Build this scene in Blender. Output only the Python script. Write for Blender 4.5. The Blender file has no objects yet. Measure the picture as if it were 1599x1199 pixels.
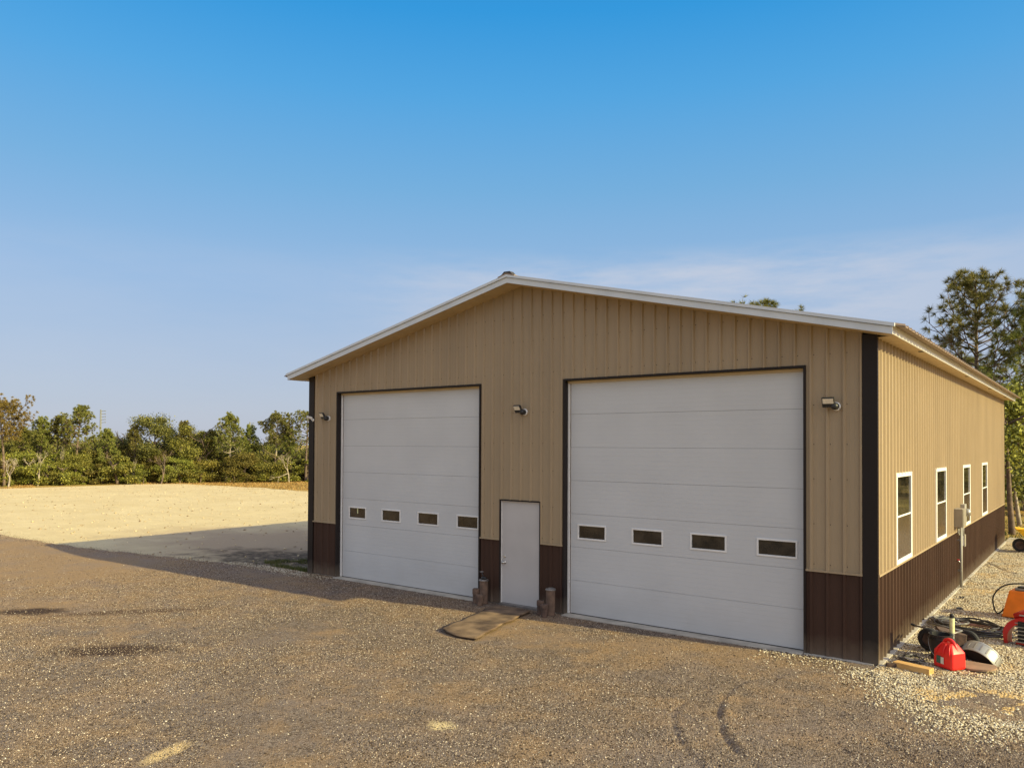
import bpy, math, random
import numpy as np
from mathutils import Vector, Matrix
R = math.radians
random.seed(7); rng = np.random.default_rng(7)
S = bpy.context.scene
COL = S.collection

# ------------------------------------------------------------------ camera
cd = bpy.data.cameras.new('camera'); cam = bpy.data.objects.new('camera', cd); COL.objects.link(cam)
S.camera = cam
FPX = 1207.42; PIT = 0.01659; YAW = 0.65037; ROL = 0.005
CP = Vector((10.2107, -11.5971, 3.0108))
_fw = Vector((-math.sin(YAW)*math.cos(PIT), math.cos(YAW)*math.cos(PIT), math.sin(PIT)))
_r = _fw.cross(Vector((0, 0, 1))).normalized(); _u = _r.cross(_fw)
_r2 = _r*math.cos(ROL)+_u*math.sin(ROL); _u2 = -_r*math.sin(ROL)+_u*math.cos(ROL)
M3 = Matrix((_r2, _u2, -_fw)).transposed()
cam.matrix_world = Matrix.Translation(CP) @ M3.to_4x4()
cd.sensor_width = 36; cd.lens = FPX/1599*36; cd.shift_y = (675.33-599.5)/1599
cd.clip_start = 0.1; cd.clip_end = 5000

# ------------------------------------------------------------------ world, sun, exposure
SUN = Vector((2.1, 0.28, 1.0)).normalized()
ELEV = math.asin(SUN.z)
w = bpy.data.worlds.new('World'); S.world = w; w.use_nodes = True
nt = w.node_tree; N = nt.nodes; Lk = nt.links
for n in list(N): N.remove(n)
out = N.new('ShaderNodeOutputWorld'); bg = N.new('ShaderNodeBackground')
sky = N.new('ShaderNodeTexSky'); sky.sky_type = 'NISHITA'; sky.sun_disc = False
sky.sun_elevation = ELEV; sky.sun_rotation = math.atan2(SUN.x, SUN.y)
sky.altitude = 0; sky.air_density = 1.0; sky.dust_density = 1.0; sky.ozone_density = 2.5
geo = N.new('ShaderNodeTexCoord')
sep = N.new('ShaderNodeSeparateXYZ'); Lk.new(geo.outputs['Generated'], sep.inputs[0])
mp = N.new('ShaderNodeMapping'); mp.inputs['Scale'].default_value = (1.3, 1.3, 7.0)
Lk.new(geo.outputs['Generated'], mp.inputs[0])
nz = N.new('ShaderNodeTexNoise'); nz.inputs['Scale'].default_value = 3.4; nz.inputs['Detail'].default_value = 9
nz.inputs['Roughness'].default_value = 0.62; Lk.new(mp.outputs[0], nz.inputs['Vector'])
cr = N.new('ShaderNodeValToRGB'); cr.color_ramp.elements[0].position = 0.33; cr.color_ramp.elements[1].position = 0.60
Lk.new(nz.outputs[0], cr.inputs[0])
hr = N.new('ShaderNodeValToRGB')     # clouds live low in the sky
e = hr.color_ramp.elements; e[0].position = 0.0; e[0].color = (.55, .55, .55, 1); e[1].position = 0.25; e[1].color = (0, 0, 0, 1)
x = e.new(0.215); x.color = (.7, .7, .7, 1)
Lk.new(sep.outputs[2], hr.inputs[0])
mul0 = N.new('ShaderNodeMath'); mul0.operation = 'MULTIPLY'; Lk.new(cr.outputs[0], mul0.inputs[0]); Lk.new(hr.outputs[0], mul0.inputs[1])
cdt = N.new('ShaderNodeVectorMath'); cdt.operation = 'DOT_PRODUCT'; Lk.new(geo.outputs['Generated'], cdt.inputs[0]); cdt.inputs[1].default_value = (-.408, .889, .206)
crr = N.new('ShaderNodeValToRGB'); crr.color_ramp.elements[0].position = .90; crr.color_ramp.elements[0].color = (.14, .14, .14, 1); crr.color_ramp.elements[1].position = .985; Lk.new(cdt.outputs['Value'], crr.inputs[0])
mul = N.new('ShaderNodeMath'); mul.operation = 'MULTIPLY'; Lk.new(mul0.outputs[0], mul.inputs[0]); Lk.new(crr.outputs[0], mul.inputs[1])
EXPO = 0.6; WST = 0.10
def lin(c): return [((v/255+.055)/1.055)**2.4 if v > 10 else v/255/12.92 for v in c]
def wcol(c): return tuple(v/2**EXPO/WST for v in c)
# elevation gradient of the clear sky, brightness as photographed
gr = N.new('ShaderNodeValToRGB'); ge = gr.color_ramp.elements
stops = [(0.0, (186, 192, 208)), (.083, (176, 190, 214)), (.2, (154, 186, 223)), (.312, (117, 177, 224)), (.412, (80, 168, 229)), (.493, (42, 155, 226)), (.62, (34, 130, 212)), (1.0, (30, 105, 185))]
while len(ge) < len(stops): ge.new(.5)
for k_, (p_, c_) in enumerate(stops): ge[k_].position = p_; ge[k_].color = (*[v for v in lin(c_)], 1)
Lk.new(sep.outputs[2], gr.inputs[0])
sc_ = N.new('ShaderNodeVectorMath'); sc_.operation = 'SCALE'; sc_.inputs['Scale'].default_value = 1/2**EXPO/WST; Lk.new(gr.outputs[0], sc_.inputs[0])
m0 = N.new('ShaderNodeMixRGB'); m0.inputs[0].default_value = .12; Lk.new(sc_.outputs[0], m0.inputs[1]); Lk.new(sky.outputs[0], m0.inputs[2])
# bright aureole round the sun
dt = N.new('ShaderNodeVectorMath'); dt.operation = 'DOT_PRODUCT'; Lk.new(geo.outputs['Generated'], dt.inputs[0]); dt.inputs[1].default_value = SUN
au = N.new('ShaderNodeValToRGB'); au.color_ramp.elements[0].position = .25; au.color_ramp.elements[1].position = 1.0; au.color_ramp.elements[1].color = (.85, .85, .85, 1)
au.color_ramp.elements[0].color = (0, 0, 0, 1); Lk.new(dt.outputs['Value'], au.inputs[0])
m1 = N.new('ShaderNodeMixRGB'); Lk.new(au.outputs[0], m1.inputs[0]); m1.inputs[2].default_value = (*wcol((1.75, 1.7, 1.7)), 1)
# added fill glow over the unseen southern sky, brightens the shaded front wall
vr = N.new('ShaderNodeValToRGB'); vr.color_ramp.elements[0].position = .38; vr.color_ramp.elements[0].color = (.85, .85, .85, 1); vr.color_ramp.elements[1].position = .58; vr.color_ramp.elements[1].color = (0, 0, 0, 1)
ya = N.new('ShaderNodeMath'); ya.operation = 'MULTIPLY_ADD'; Lk.new(sep.outputs[1], ya.inputs[0]); ya.inputs[1].default_value = .5; ya.inputs[2].default_value = .5
Lk.new(ya.outputs[0], vr.inputs[0])
m2 = N.new('ShaderNodeMixRGB'); Lk.new(vr.outputs[0], m2.inputs[0]); Lk.new(m0.outputs[0], m2.inputs[1]); m2.inputs[2].default_value = (*wcol((.50, .54, .61)), 1)
Lk.new(m2.outputs[0], m1.inputs[1])
mx = N.new('ShaderNodeMixRGB'); Lk.new(mul.outputs[0], mx.inputs[0]); Lk.new(m1.outputs[0], mx.inputs[1])
mx.inputs[2].default_value = (*wcol(lin((204, 209, 222))), 1)
Lk.new(mx.outputs[0], bg.inputs[0]); bg.inputs[1].default_value = WST
Lk.new(bg.outputs[0], out.inputs[0])
sd = bpy.data.lights.new('sun', 'SUN'); sd.energy = 4.45; sd.angle = R(0.53); sd.color = (1.0, 0.88, 0.43)
so = bpy.data.objects.new('sun', sd); COL.objects.link(so)
so.rotation_euler = SUN.to_track_quat('Z', 'Y').to_euler(); so.location = (40, 5, 30)
S.view_settings.view_transform = 'Standard'; S.view_settings.look = 'None'
S.view_settings.exposure = EXPO; S.view_settings.gamma = 1.0

# ------------------------------------------------------------------ materials
def mat(name, col, rough=0.6, metal=0.0, noise=0.0, nscale=5.0, bump=0.0, bscale=40.0, col2=None, stretch=None, spec=0.5, coat=0.0):
    m = bpy.data.materials.new(name); m.use_nodes = True
    t = m.node_tree; b = t.nodes['Principled BSDF']
    b.inputs['Base Color'].default_value = (*col, 1); b.inputs['Roughness'].default_value = rough
    b.inputs['Metallic'].default_value = metal; b.inputs['Specular IOR Level'].default_value = spec
    if coat: b.inputs['Coat Weight'].default_value = coat
    tc = t.nodes.new('ShaderNodeTexCoord'); mpp = t.nodes.new('ShaderNodeMapping')
    t.links.new(tc.outputs['Object'], mpp.inputs[0])
    if stretch: mpp.inputs['Scale'].default_value = stretch
    if noise or col2:
        nn = t.nodes.new('ShaderNodeTexNoise'); nn.inputs['Scale'].default_value = nscale; nn.inputs['Detail'].default_value = 6
        t.links.new(mpp.outputs[0], nn.inputs['Vector'])
        r = t.nodes.new('ShaderNodeValToRGB'); r.color_ramp.elements[0].position = 0.35; r.color_ramp.elements[1].position = 0.65
        c2 = col2 if col2 else tuple(min(1, c*(1+noise)) for c in col)
        c1 = col if col2 else tuple(c*(1-noise) for c in col)
        r.color_ramp.elements[0].color = (*c1, 1); r.color_ramp.elements[1].color = (*c2, 1)
        t.links.new(nn.outputs[0], r.inputs[0]); t.links.new(r.outputs[0], b.inputs['Base Color'])
    if bump:
        nb = t.nodes.new('ShaderNodeTexNoise'); nb.inputs['Scale'].default_value = bscale; nb.inputs['Detail'].default_value = 4
        t.links.new(mpp.outputs[0], nb.inputs['Vector'])
        bp = t.nodes.new('ShaderNodeBump'); bp.inputs['Strength'].default_value = bump; bp.inputs['Distance'].default_value = 0.02
        t.links.new(nb.outputs[0], bp.inputs['Height']); t.links.new(bp.outputs[0], b.inputs['Normal'])
    return m

class G:
    """tiny node-graph helper"""
    def __init__(s, name):
        s.m = bpy.data.materials.new(name); s.m.use_nodes = True; s.t = s.m.node_tree
        s.b = s.t.nodes['Principled BSDF']; tc = s.t.nodes.new('ShaderNodeTexCoord'); s.P = tc.outputs['Object']
    def n(s, ty, **kw):
        a = s.t.nodes.new(ty)
        for k, v in kw.items(): setattr(a, k, v)
        return a
    def put(s, sock, v):
        if isinstance(v, bpy.types.NodeSocket): s.t.links.new(v, sock)
        else: sock.default_value = v
    def math(s, op, a, b=0.0, c=None, clamp=False):
        q = s.n('ShaderNodeMath', operation=op); q.use_clamp = clamp; s.put(q.inputs[0], a); s.put(q.inputs[1], b)
        if c is not None: s.put(q.inputs[2], c)
        return q.outputs[0]
    def noise(s, scale, detail=4, rough=.5, vec=None, dist=0.0):
        q = s.n('ShaderNodeTexNoise'); q.inputs['Scale'].default_value = scale; q.inputs['Detail'].default_value = detail
        q.inputs['Roughness'].default_value = rough; q.inputs['Distortion'].default_value = dist; s.put(q.inputs['Vector'], vec or s.P); return q.outputs[0]
    def vor(s, scale, vec=None):
        q = s.n('ShaderNodeTexVoronoi'); q.inputs['Scale'].default_value = scale; s.put(q.inputs['Vector'], vec or s.P); return q
    def ramp(s, f, stops, interp='LINEAR'):
        q = s.n('ShaderNodeValToRGB'); q.color_ramp.interpolation = interp; e = q.color_ramp.elements
        while len(e) < len(stops): e.new(0.5)
        for i, (p, c) in enumerate(stops):
            e[i].position = p; e[i].color = (c, c, c, 1) if isinstance(c, (int, float)) else (*c, 1)
        s.put(q.inputs[0], f); return q.outputs[0]
    def mix(s, f, a, b, mode='MIX'):
        q = s.n('ShaderNodeMixRGB', blend_type=mode); s.put(q.inputs[0], f)
        for i, v in ((1, a), (2, b)):
            s.put(q.inputs[i], (*v, 1) if isinstance(v, tuple) and len(v) == 3 else v)
        return q.outputs[0]
    def mapv(s, loc=(0,0,0), rot=(0,0,0), sc=(1,1,1)):
        q = s.n('ShaderNodeMapping'); q.inputs['Location'].default_value = loc; q.inputs['Rotation'].default_value = rot; q.inputs['Scale'].default_value = sc
        s.put(q.inputs[0], s.P); return q.outputs[0]
    def xyz(s):
        q = s.n('ShaderNodeSeparateXYZ'); s.put(q.inputs[0], s.P); return q.outputs
    def blob(s, x, y, rx, ry, ang=0, wob=.6, nsc=3.0, soft=.35):
        """1 inside a wobbly ellipse on the ground"""
        q = s.n('ShaderNodeVectorMath', operation='SUBTRACT'); s.put(q.inputs[0], s.P); q.inputs[1].default_value = (x, y, 0)
        r = s.n('ShaderNodeVectorRotate', rotation_type='Z_AXIS'); s.put(r.inputs['Vector'], q.outputs[0]); r.inputs['Angle'].default_value = -ang
        d = s.n('ShaderNodeVectorMath', operation='DIVIDE'); s.put(d.inputs[0], r.outputs[0]); d.inputs[1].default_value = (rx, ry, 1000)
        l = s.n('ShaderNodeVectorMath', operation='LENGTH'); s.put(l.inputs[0], d.outputs[0])
        nn = s.math('MULTIPLY_ADD', s.noise(nsc, 5), wob*2, -wob)
        v = s.math('ADD', l.outputs['Value'], nn)
        mr = s.n('ShaderNodeMapRange'); s.put(mr.inputs[0], v); mr.inputs[1].default_value = 1-soft; mr.inputs[2].default_value = 1+soft
        mr.inputs[3].default_value = 1; mr.inputs[4].default_value = 0
        return mr.outputs[0]
    def bump(s, h, strength=.5, dist=.02):
        q = s.n('ShaderNodeBump'); q.inputs['Strength'].default_value = strength; q.inputs['Distance'].default_value = dist
        s.put(q.inputs['Height'], h); s.put(s.b.inputs['Normal'], q.outputs[0])
    def fin(s, col, rough=.9, spec=.25):
        s.put(s.b.inputs['Base Color'], col); s.put(s.b.inputs['Roughness'], rough); s.b.inputs['Specular IOR Level'].default_value = spec
        return s.m

def m_driveway():
    g = G('driveway_gravel'); X = g.xyz()
    v = g.vor(68); v2 = g.vor(34)
    stones = g.ramp(v.outputs['Color'], [(0, (.03, .02, .015)), (.22, (.09, .06, .045)), (.42, (.19, .135, .10)), (.66, (.285, .215, .165)), (.86, (.40, .315, .255)), (1, (.64, .56, .46))])
    st2 = g.ramp(v2.outputs['Color'], [(0, (.04, .028, .022)), (.5, (.16, .12, .095)), (1, (.33, .27, .22))])
    base = g.mix(.3, stones, st2)
    sand = g.mix(g.noise(90, 3), (.33, .205, .105), (.48, .31, .165))
    big = g.noise(.55, 5, .6); mid = g.noise(2.2, 5, .6)
    f = g.math('ADD', g.math('MULTIPLY', big, .62), g.math('MULTIPLY', mid, .38))
    # sandier towards the left of the yard and in a band before the doors
    gx = g.n('ShaderNodeMapRange'); g.put(gx.inputs[0], X[0]); gx.inputs[1].default_value = -1; gx.inputs[2].default_value = -9; gx.inputs[3].default_value = 0; gx.inputs[4].default_value = .34
    f = g.math('ADD', f, gx.outputs[0])
    band = g.blob(3, -1.3, 6.5, .8, .04, .5, 1.2, .6)
    f = g.math('ADD', f, g.math('MULTIPLY', band, .09))
    sm = g.ramp(f, [(.47, 0.0), (.60, .62), (.78, .95)])
    speck = g.ramp(v.outputs['Color'], [(0, .55), (.6, .85), (1, 1.0)])
    sm = g.math('MULTIPLY', sm, speck)
    c = g.mix(sm, base, sand)
    # mauve-grey chalky patches
    gp = g.ramp(g.noise(1.1, 5, .6, g.mapv((3, 7, 2))), [(.46, 0.0), (.68, .55)])
    c = g.mix(g.math('MULTIPLY', gp, speck), c, (.25, .20, .185))
    c = g.mix(g.math('MULTIPLY', g.blob(-1.2, -6.15, .8, .32, .75, .55, 4), .95), c, (.055, .03, .022))
    c = g.mix(g.math('MULTIPLY', g.blob(-4.94, -5.75, .6, .28, .7, .5, 4), .97), c, (.06, .035, .025))
    c = g.mix(g.math('MULTIPLY', g.blob(-3.6, -4.75, 1.2, .2, .9, .6, 3), .85), c, (.12, .07, .045))
    c = g.mix(g.math('MULTIPLY', g.blob(4.59, -5.43, .15, .13, 0, .7, 9), .85), c, (.74, .58, .32))
    c = g.mix(g.math('MULTIPLY', g.blob(2.95, -7.6, .10, .28, .3, .6, 7), .8), c, (.72, .52, .26))
    c = g.mix(g.math('MULTIPLY', g.blob(9.3, -3.4, .9, .6, 0.6, .5, 3), .55), c, (.14, .10, .08))
    h = g.math('ADD', g.math('MULTIPLY', v.outputs['Distance'], -1.0), g.math('MULTIPLY', g.noise(9, 4), .8))
    g.bump(h, .9, .022)
    return g.fin(c, .92, .2)

def m_sand():
    g = G('pale_sand')
    c = g.mix(g.ramp(g.noise(.35, 6, .6), [(.35, 0.0), (.65, 1.0)]), (.56, .43, .23), (.665, .53, .31))
    c = g.mix(g.ramp(g.noise(3.0, 6, .65), [(.4, 0.0), (.7, .45)]), c, (.50, .37, .20))
    c = g.mix(g.ramp(g.noise(.9, 5, .65, g.mapv((4, 2, 0), (0, 0, .5), (.5, 2.4, 1))), [(.52, 0.0), (.66, .35)]), c, (.46, .34, .19))
    c = g.mix(g.ramp(g.vor(3.2).outputs['Distance'], [(0.02, .5), (.10, 0.0)]), c, (.35, .24, .15))
    c = g.mix(g.ramp(g.noise(70, 2), [(.35, .0), (.62, .35)]), c, (.78, .65, .42))
    c = g.mix(g.math('MULTIPLY', g.blob(-9.0, 3.0, 6.0, 3.6, .0, .5, .8, .4), .85), c, (.37, .26, .17))  # disturbed soil tone; also paints the building's shadow browner and darker
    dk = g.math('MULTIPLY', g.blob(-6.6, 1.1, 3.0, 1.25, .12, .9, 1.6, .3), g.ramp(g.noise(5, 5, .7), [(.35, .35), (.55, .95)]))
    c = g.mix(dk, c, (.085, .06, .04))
    h = g.math('ADD', g.noise(30, 5, .7), g.noise(2.5, 4))
    g.bump(h, .5, .05)
    return g.fin(c, .95, .15)

def m_rockbed():
    g = G('white_rock_bed')
    v = g.vor(38)
    st = g.ramp(v.outputs['Color'], [(0, (.10, .07, .05)), (.3, (.34, .28, .20)), (.7, (.64, .57, .45)), (1, (.84, .79, .68))])
    sand = g.mix(g.noise(40, 3), (.50, .33, .15), (.64, .45, .23))
    f = g.ramp(g.noise(1.4, 5, .6), [(.46, 0.0), (.62, .85)])
    c = g.mix(f, st, sand)
    c = g.mix(g.math('MULTIPLY', g.blob(9.2, -.9, .75, .5, .6, .6, 2.5), .8), c, (.56, .36, .14))
    h = g.math('ADD', g.math('MULTIPLY', v.outputs['Distance'], -1.0), g.math('MULTIPLY', g.noise(6, 4), .8))
    g.bump(h, .9, .03)
    return g.fin(c, .92, .2)

def m_ground():
    g = G('dry_grass_ground')
    c = g.mix(g.ramp(g.noise(.12, 6, .6), [(.42, 0.0), (.6, 1.0)]), (.46, .28, .085), (.30, .25, .06))
    c = g.mix(g.ramp(g.noise(.9, 6, .65), [(.45, 0.0), (.65, .7)]), c, (.50, .36, .16))
    c = g.mix(g.ramp(g.noise(14, 4, .7), [(.45, 0.0), (.75, .35)]), c, (.16, .11, .04))
    g.bump(g.noise(20, 5, .7), .8, .08)
    return g.fin(c, .95, .1)

def m_leaf(name, dark, mid, lite, trans=.25):
    g = G(name); gi = g.n('ShaderNodeNewGeometry'); oi = g.n('ShaderNodeObjectInfo')
    c = g.ramp(gi.outputs['Random Per Island'], [(0, dark), (.5, mid), (1, lite)])
    hs = g.n('ShaderNodeHueSaturation'); g.put(hs.inputs['Color'], c)
    g.put(hs.inputs['Hue'], g.math('MULTIPLY_ADD', oi.outputs['Random'], .05, .475))
    g.put(hs.inputs['Value'], g.math('MULTIPLY_ADD', oi.outputs['Random'], .5, .75))
    g.fin(hs.outputs[0], .55, .3)
    tr = g.n('ShaderNodeBsdfTranslucent'); g.put(tr.inputs[0], hs.outputs[0])
    ms = g.n('ShaderNodeMixShader'); ms.inputs[0].default_value = trans
    g.t.links.new(g.b.outputs[0], ms.inputs[1]); g.t.links.new(tr.outputs[0], ms.inputs[2])
    g.t.links.new(ms.outputs[0], g.t.nodes['Material Output'].inputs[0])
    return g.m

def m_island(name, stops, rough=.9):
    g = G(name); gi = g.n('ShaderNodeNewGeometry')
    c = g.ramp(gi.outputs['Random Per Island'], stops)
    return g.fin(c, rough, .25)

def m_metal_wall(name, col, rough=.45, dirt=.10, spec=.4):
    g = G(name)
    f = g.ramp(g.noise(.8, 5, .6, g.mapv(sc=(1.5, 1.5, .35))), [(.3, 0.0), (.7, 1.0)])
    c = g.mix(f, tuple(q*(1-dirt) for q in col), tuple(min(1, q*(1+dirt)) for q in col))
    X = g.xyz()      # splash dirt near the ground
    mr = g.n('ShaderNodeMapRange'); g.put(mr.inputs[0], g.math('ADD', X[2], g.math('MULTIPLY', g.noise(5, 4), .25)))
    mr.inputs[1].default_value = .45; mr.inputs[2].default_value = .08; mr.inputs[3].default_value = 0; mr.inputs[4].default_value = .42
    c = g.mix(mr.outputs[0], c, (.30, .24, .18))
    g.bump(g.noise(1.6, 3), .22, .05)
    g.put(g.b.inputs['Roughness'], g.math('MULTIPLY_ADD', g.noise(3, 3), .15, rough-.07))
    g.put(g.b.inputs['Base Color'], c); g.b.inputs['Specular IOR Level'].default_value = spec
    return g.m

def m_door_panel():
    g = G('white_embossed_steel'); X = g.xyz()
    c = g.mix(g.ramp(g.noise(.9, 5), [(.3, 0.0), (.7, 1.0)]), (.555, .56, .57), (.605, .61, .62))
    # fine grooves and wood-grain embossing
    w_ = g.math('FRACT', g.math('MULTIPLY', X[2], 1/.0745))
    gr = g.ramp(w_, [(0.0, 0.0), (.07, 1.0), (.93, 1.0), (1.0, 0.0)])
    grain = g.noise(1.0, 5, .7, g.mapv(sc=(4, 4, 90)))
    g.bump(g.math('ADD', gr, g.math('MULTIPLY', grain, 1.0)), .28, .006)
    c = g.mix(g.math('MULTIPLY', g.math('SUBTRACT', 1.0, gr), .07), c, (.35, .33, .32))
    mr = g.n('ShaderNodeMapRange'); g.put(mr.inputs[0], g.math('ADD', X[2], g.math('MULTIPLY', g.noise(4, 4), .4)))
    mr.inputs[1].default_value = .75; mr.inputs[2].default_value = .1; mr.inputs[3].default_value = 0; mr.inputs[4].default_value = .34
    c = g.mix(mr.outputs[0], c, (.42, .37, .32))
    return g.fin(c, .5, .4)

M = dict(
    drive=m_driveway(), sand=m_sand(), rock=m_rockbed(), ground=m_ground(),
    tan=m_metal_wall('tan_painted_metal', (.35, .262, .165)),
    brown=m_metal_wall('dark_brown_painted_metal', (.060, .033, .024), .5, .16, .12),
    trim=m_metal_wall('dark_brown_trim', (.020, .015, .014), .45, .08, .2),
    door=m_door_panel(),
    white=mat('white_vinyl', (.78, .76, .74), .45, noise=.05, nscale=4),
    fascia=mat('white_painted_fascia', (.62, .66, .71), .4, noise=.05, nscale=2),
    soffit=mat('tan_soffit', (.56, .42, .24), .55, noise=.06, nscale=3),
    roof=mat('bronze_painted_roof', (.27, .19, .125), .45, .0, noise=.1, nscale=2),
    cap=mat('ridge_cap_foam', (.04, .035, .035), .7),
    glass=mat('dark_window_glass', (.010, .009, .008), .05, spec=.7, col2=(.045, .036, .026), nscale=5, bump=.02, bscale=3),  # mottled brown reflections painted into the pane colour
    blind=mat('brown_window_blind', (.045, .028, .021), .25, noise=.15, nscale=2, stretch=(1, 1, 3)),
    concrete=mat('concrete_slab', (.42, .38, .33), .9, noise=.2, nscale=3, bump=.3, bscale=60),
    mdoor=mat('grey_white_steel_door', (.50, .475, .465), .5, noise=.05, nscale=1.5, bump=.03, bscale=200),
    chrome=mat('brushed_nickel', (.6, .58, .55), .3, 1.0),
    black=mat('black_plastic', (.02, .02, .022), .45, noise=.2),
    lens=mat('led_lens', (.80, .72, .58), .25, noise=.1, nscale=30),
    rust=mat('rusty_iron', (.10, .062, .045), .8, col2=(.20, .125, .085), nscale=9, bump=.4, bscale=30),
    rustd=mat('dark_rusty_iron', (.07, .045, .036), .8, col2=(.15, .09, .065), nscale=9, bump=.4, bscale=30),
    mat_=mat('dirty_brown_rubber', (.075, .045, .03), .95, col2=(.25, .165, .10), nscale=3.2, bump=.6, bscale=70),
    red=mat('red_plastic', (.80, .022, .018), .35, noise=.1),
    redp=mat('red_paint', (.50, .02, .018), .35, noise=.12, nscale=6),
    orange=mat('orange_paint', (.80, .20, .015), .45, noise=.1, nscale=5),
    yellow=mat('yellow_paint', (.85, .50, .02), .4, noise=.08, nscale=5),
    rubber=mat('black_rubber', (.022, .02, .02), .8, noise=.3, nscale=20),
    hose=mat('grey_black_hose', (.05, .045, .045), .4, noise=.4, nscale=8),
    hoseb=mat('worn_red_brown_hose', (.16, .07, .05), .5, noise=.3, nscale=8),
    alu=mat('dull_aluminium', (.36, .35, .33), .4, .55, noise=.12, nscale=7),
    steel=mat('grey_steel', (.25, .23, .22), .45, .6, noise=.2, nscale=8),
    wood=mat('yellow_pine_wood', (.50, .27, .08), .7, col2=(.70, .42, .15), nscale=5, stretch=(1, 8, 8), bump=.2),
    wooddark=mat('burnt_dark_wood', (.07, .04, .03), .85, noise=.3, bump=.3),
    plate=mat('brown_weathered_board', (.30, .19, .12), .85, noise=.15, nscale=6, bump=.2),
    green=mat('bright_green_plastic', (.12, .55, .08), .4),
    label=mat('pale_yellow_label', (.66, .66, .36), .5, noise=.15, nscale=20),
    labelg=mat('dark_green_label', (.05, .12, .08), .5, noise=.3, nscale=60),
    labelw=mat('off_white_label', (.72, .70, .6), .6, noise=.1, nscale=40),
    ebox=mat('taupe_grey_box_paint', (.26, .225, .18), .5, noise=.08, nscale=8),
    conduit=mat('grey_pvc_conduit', (.32, .30, .27), .5, noise=.06),
    bark=mat('grey_brown_bark', (.15, .105, .08), .95, noise=.35, nscale=6, bump=.8, bscale=14),
    barkp=mat('pale_bark', (.36, .30, .24), .95, noise=.3, nscale=5, bump=.5, bscale=14),
    pole=mat('grey_galvanised_steel', (.20, .21, .22), .6, noise=.1),
    leafA=m_leaf('oak_leaves', (.05, .055, .014), (.19, .185, .036), (.46, .41, .09)),
    leafB=m_leaf('yellow_green_leaves', (.08, .08, .018), (.29, .27, .045), (.58, .50, .11)),
    leafC=m_leaf('rusty_leaves', (.15, .08, .02), (.33, .19, .05), (.46, .32, .09)),
    leafD=m_leaf('dark_leaves', (.035, .04, .015), (.12, .12, .032), (.31, .275, .07)),
    needle=m_leaf('pine_needles', (.045, .058, .014), (.17, .18, .04), (.42, .36, .10), .18),
    needleb=m_leaf('browned_pine_needles', (.09, .08, .02), (.25, .185, .045), (.42, .30, .085), .2),
    drygrass=m_leaf('dry_grass_blades', (.22, .13, .04), (.42, .27, .08), (.56, .40, .14), .2),
    grassm=m_leaf('weed_blades', (.04, .06, .012), (.10, .13, .03), (.26, .22, .08), .2),
    stoneg=m_island('gravel_stones', [(0, (.025, .016, .012)), (.3, (.085, .058, .043)), (.6, (.22, .16, .12)), (.82, (.36, .275, .21)), (.95, (.56, .47, .38)), (1, (.76, .68, .58))]),
    stonew=m_island('white_rocks', [(0, (.06, .042, .03)), (.25, (.24, .175, .115)), (.5, (.47, .385, .27)), (.8, (.66, .575, .44)), (1, (.82, .75, .62))]),
    clod=m_island('sand_clods', [(0, (.22, .15, .09)), (.5, (.45, .34, .2)), (1, (.7, .58, .38))]),
)

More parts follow.
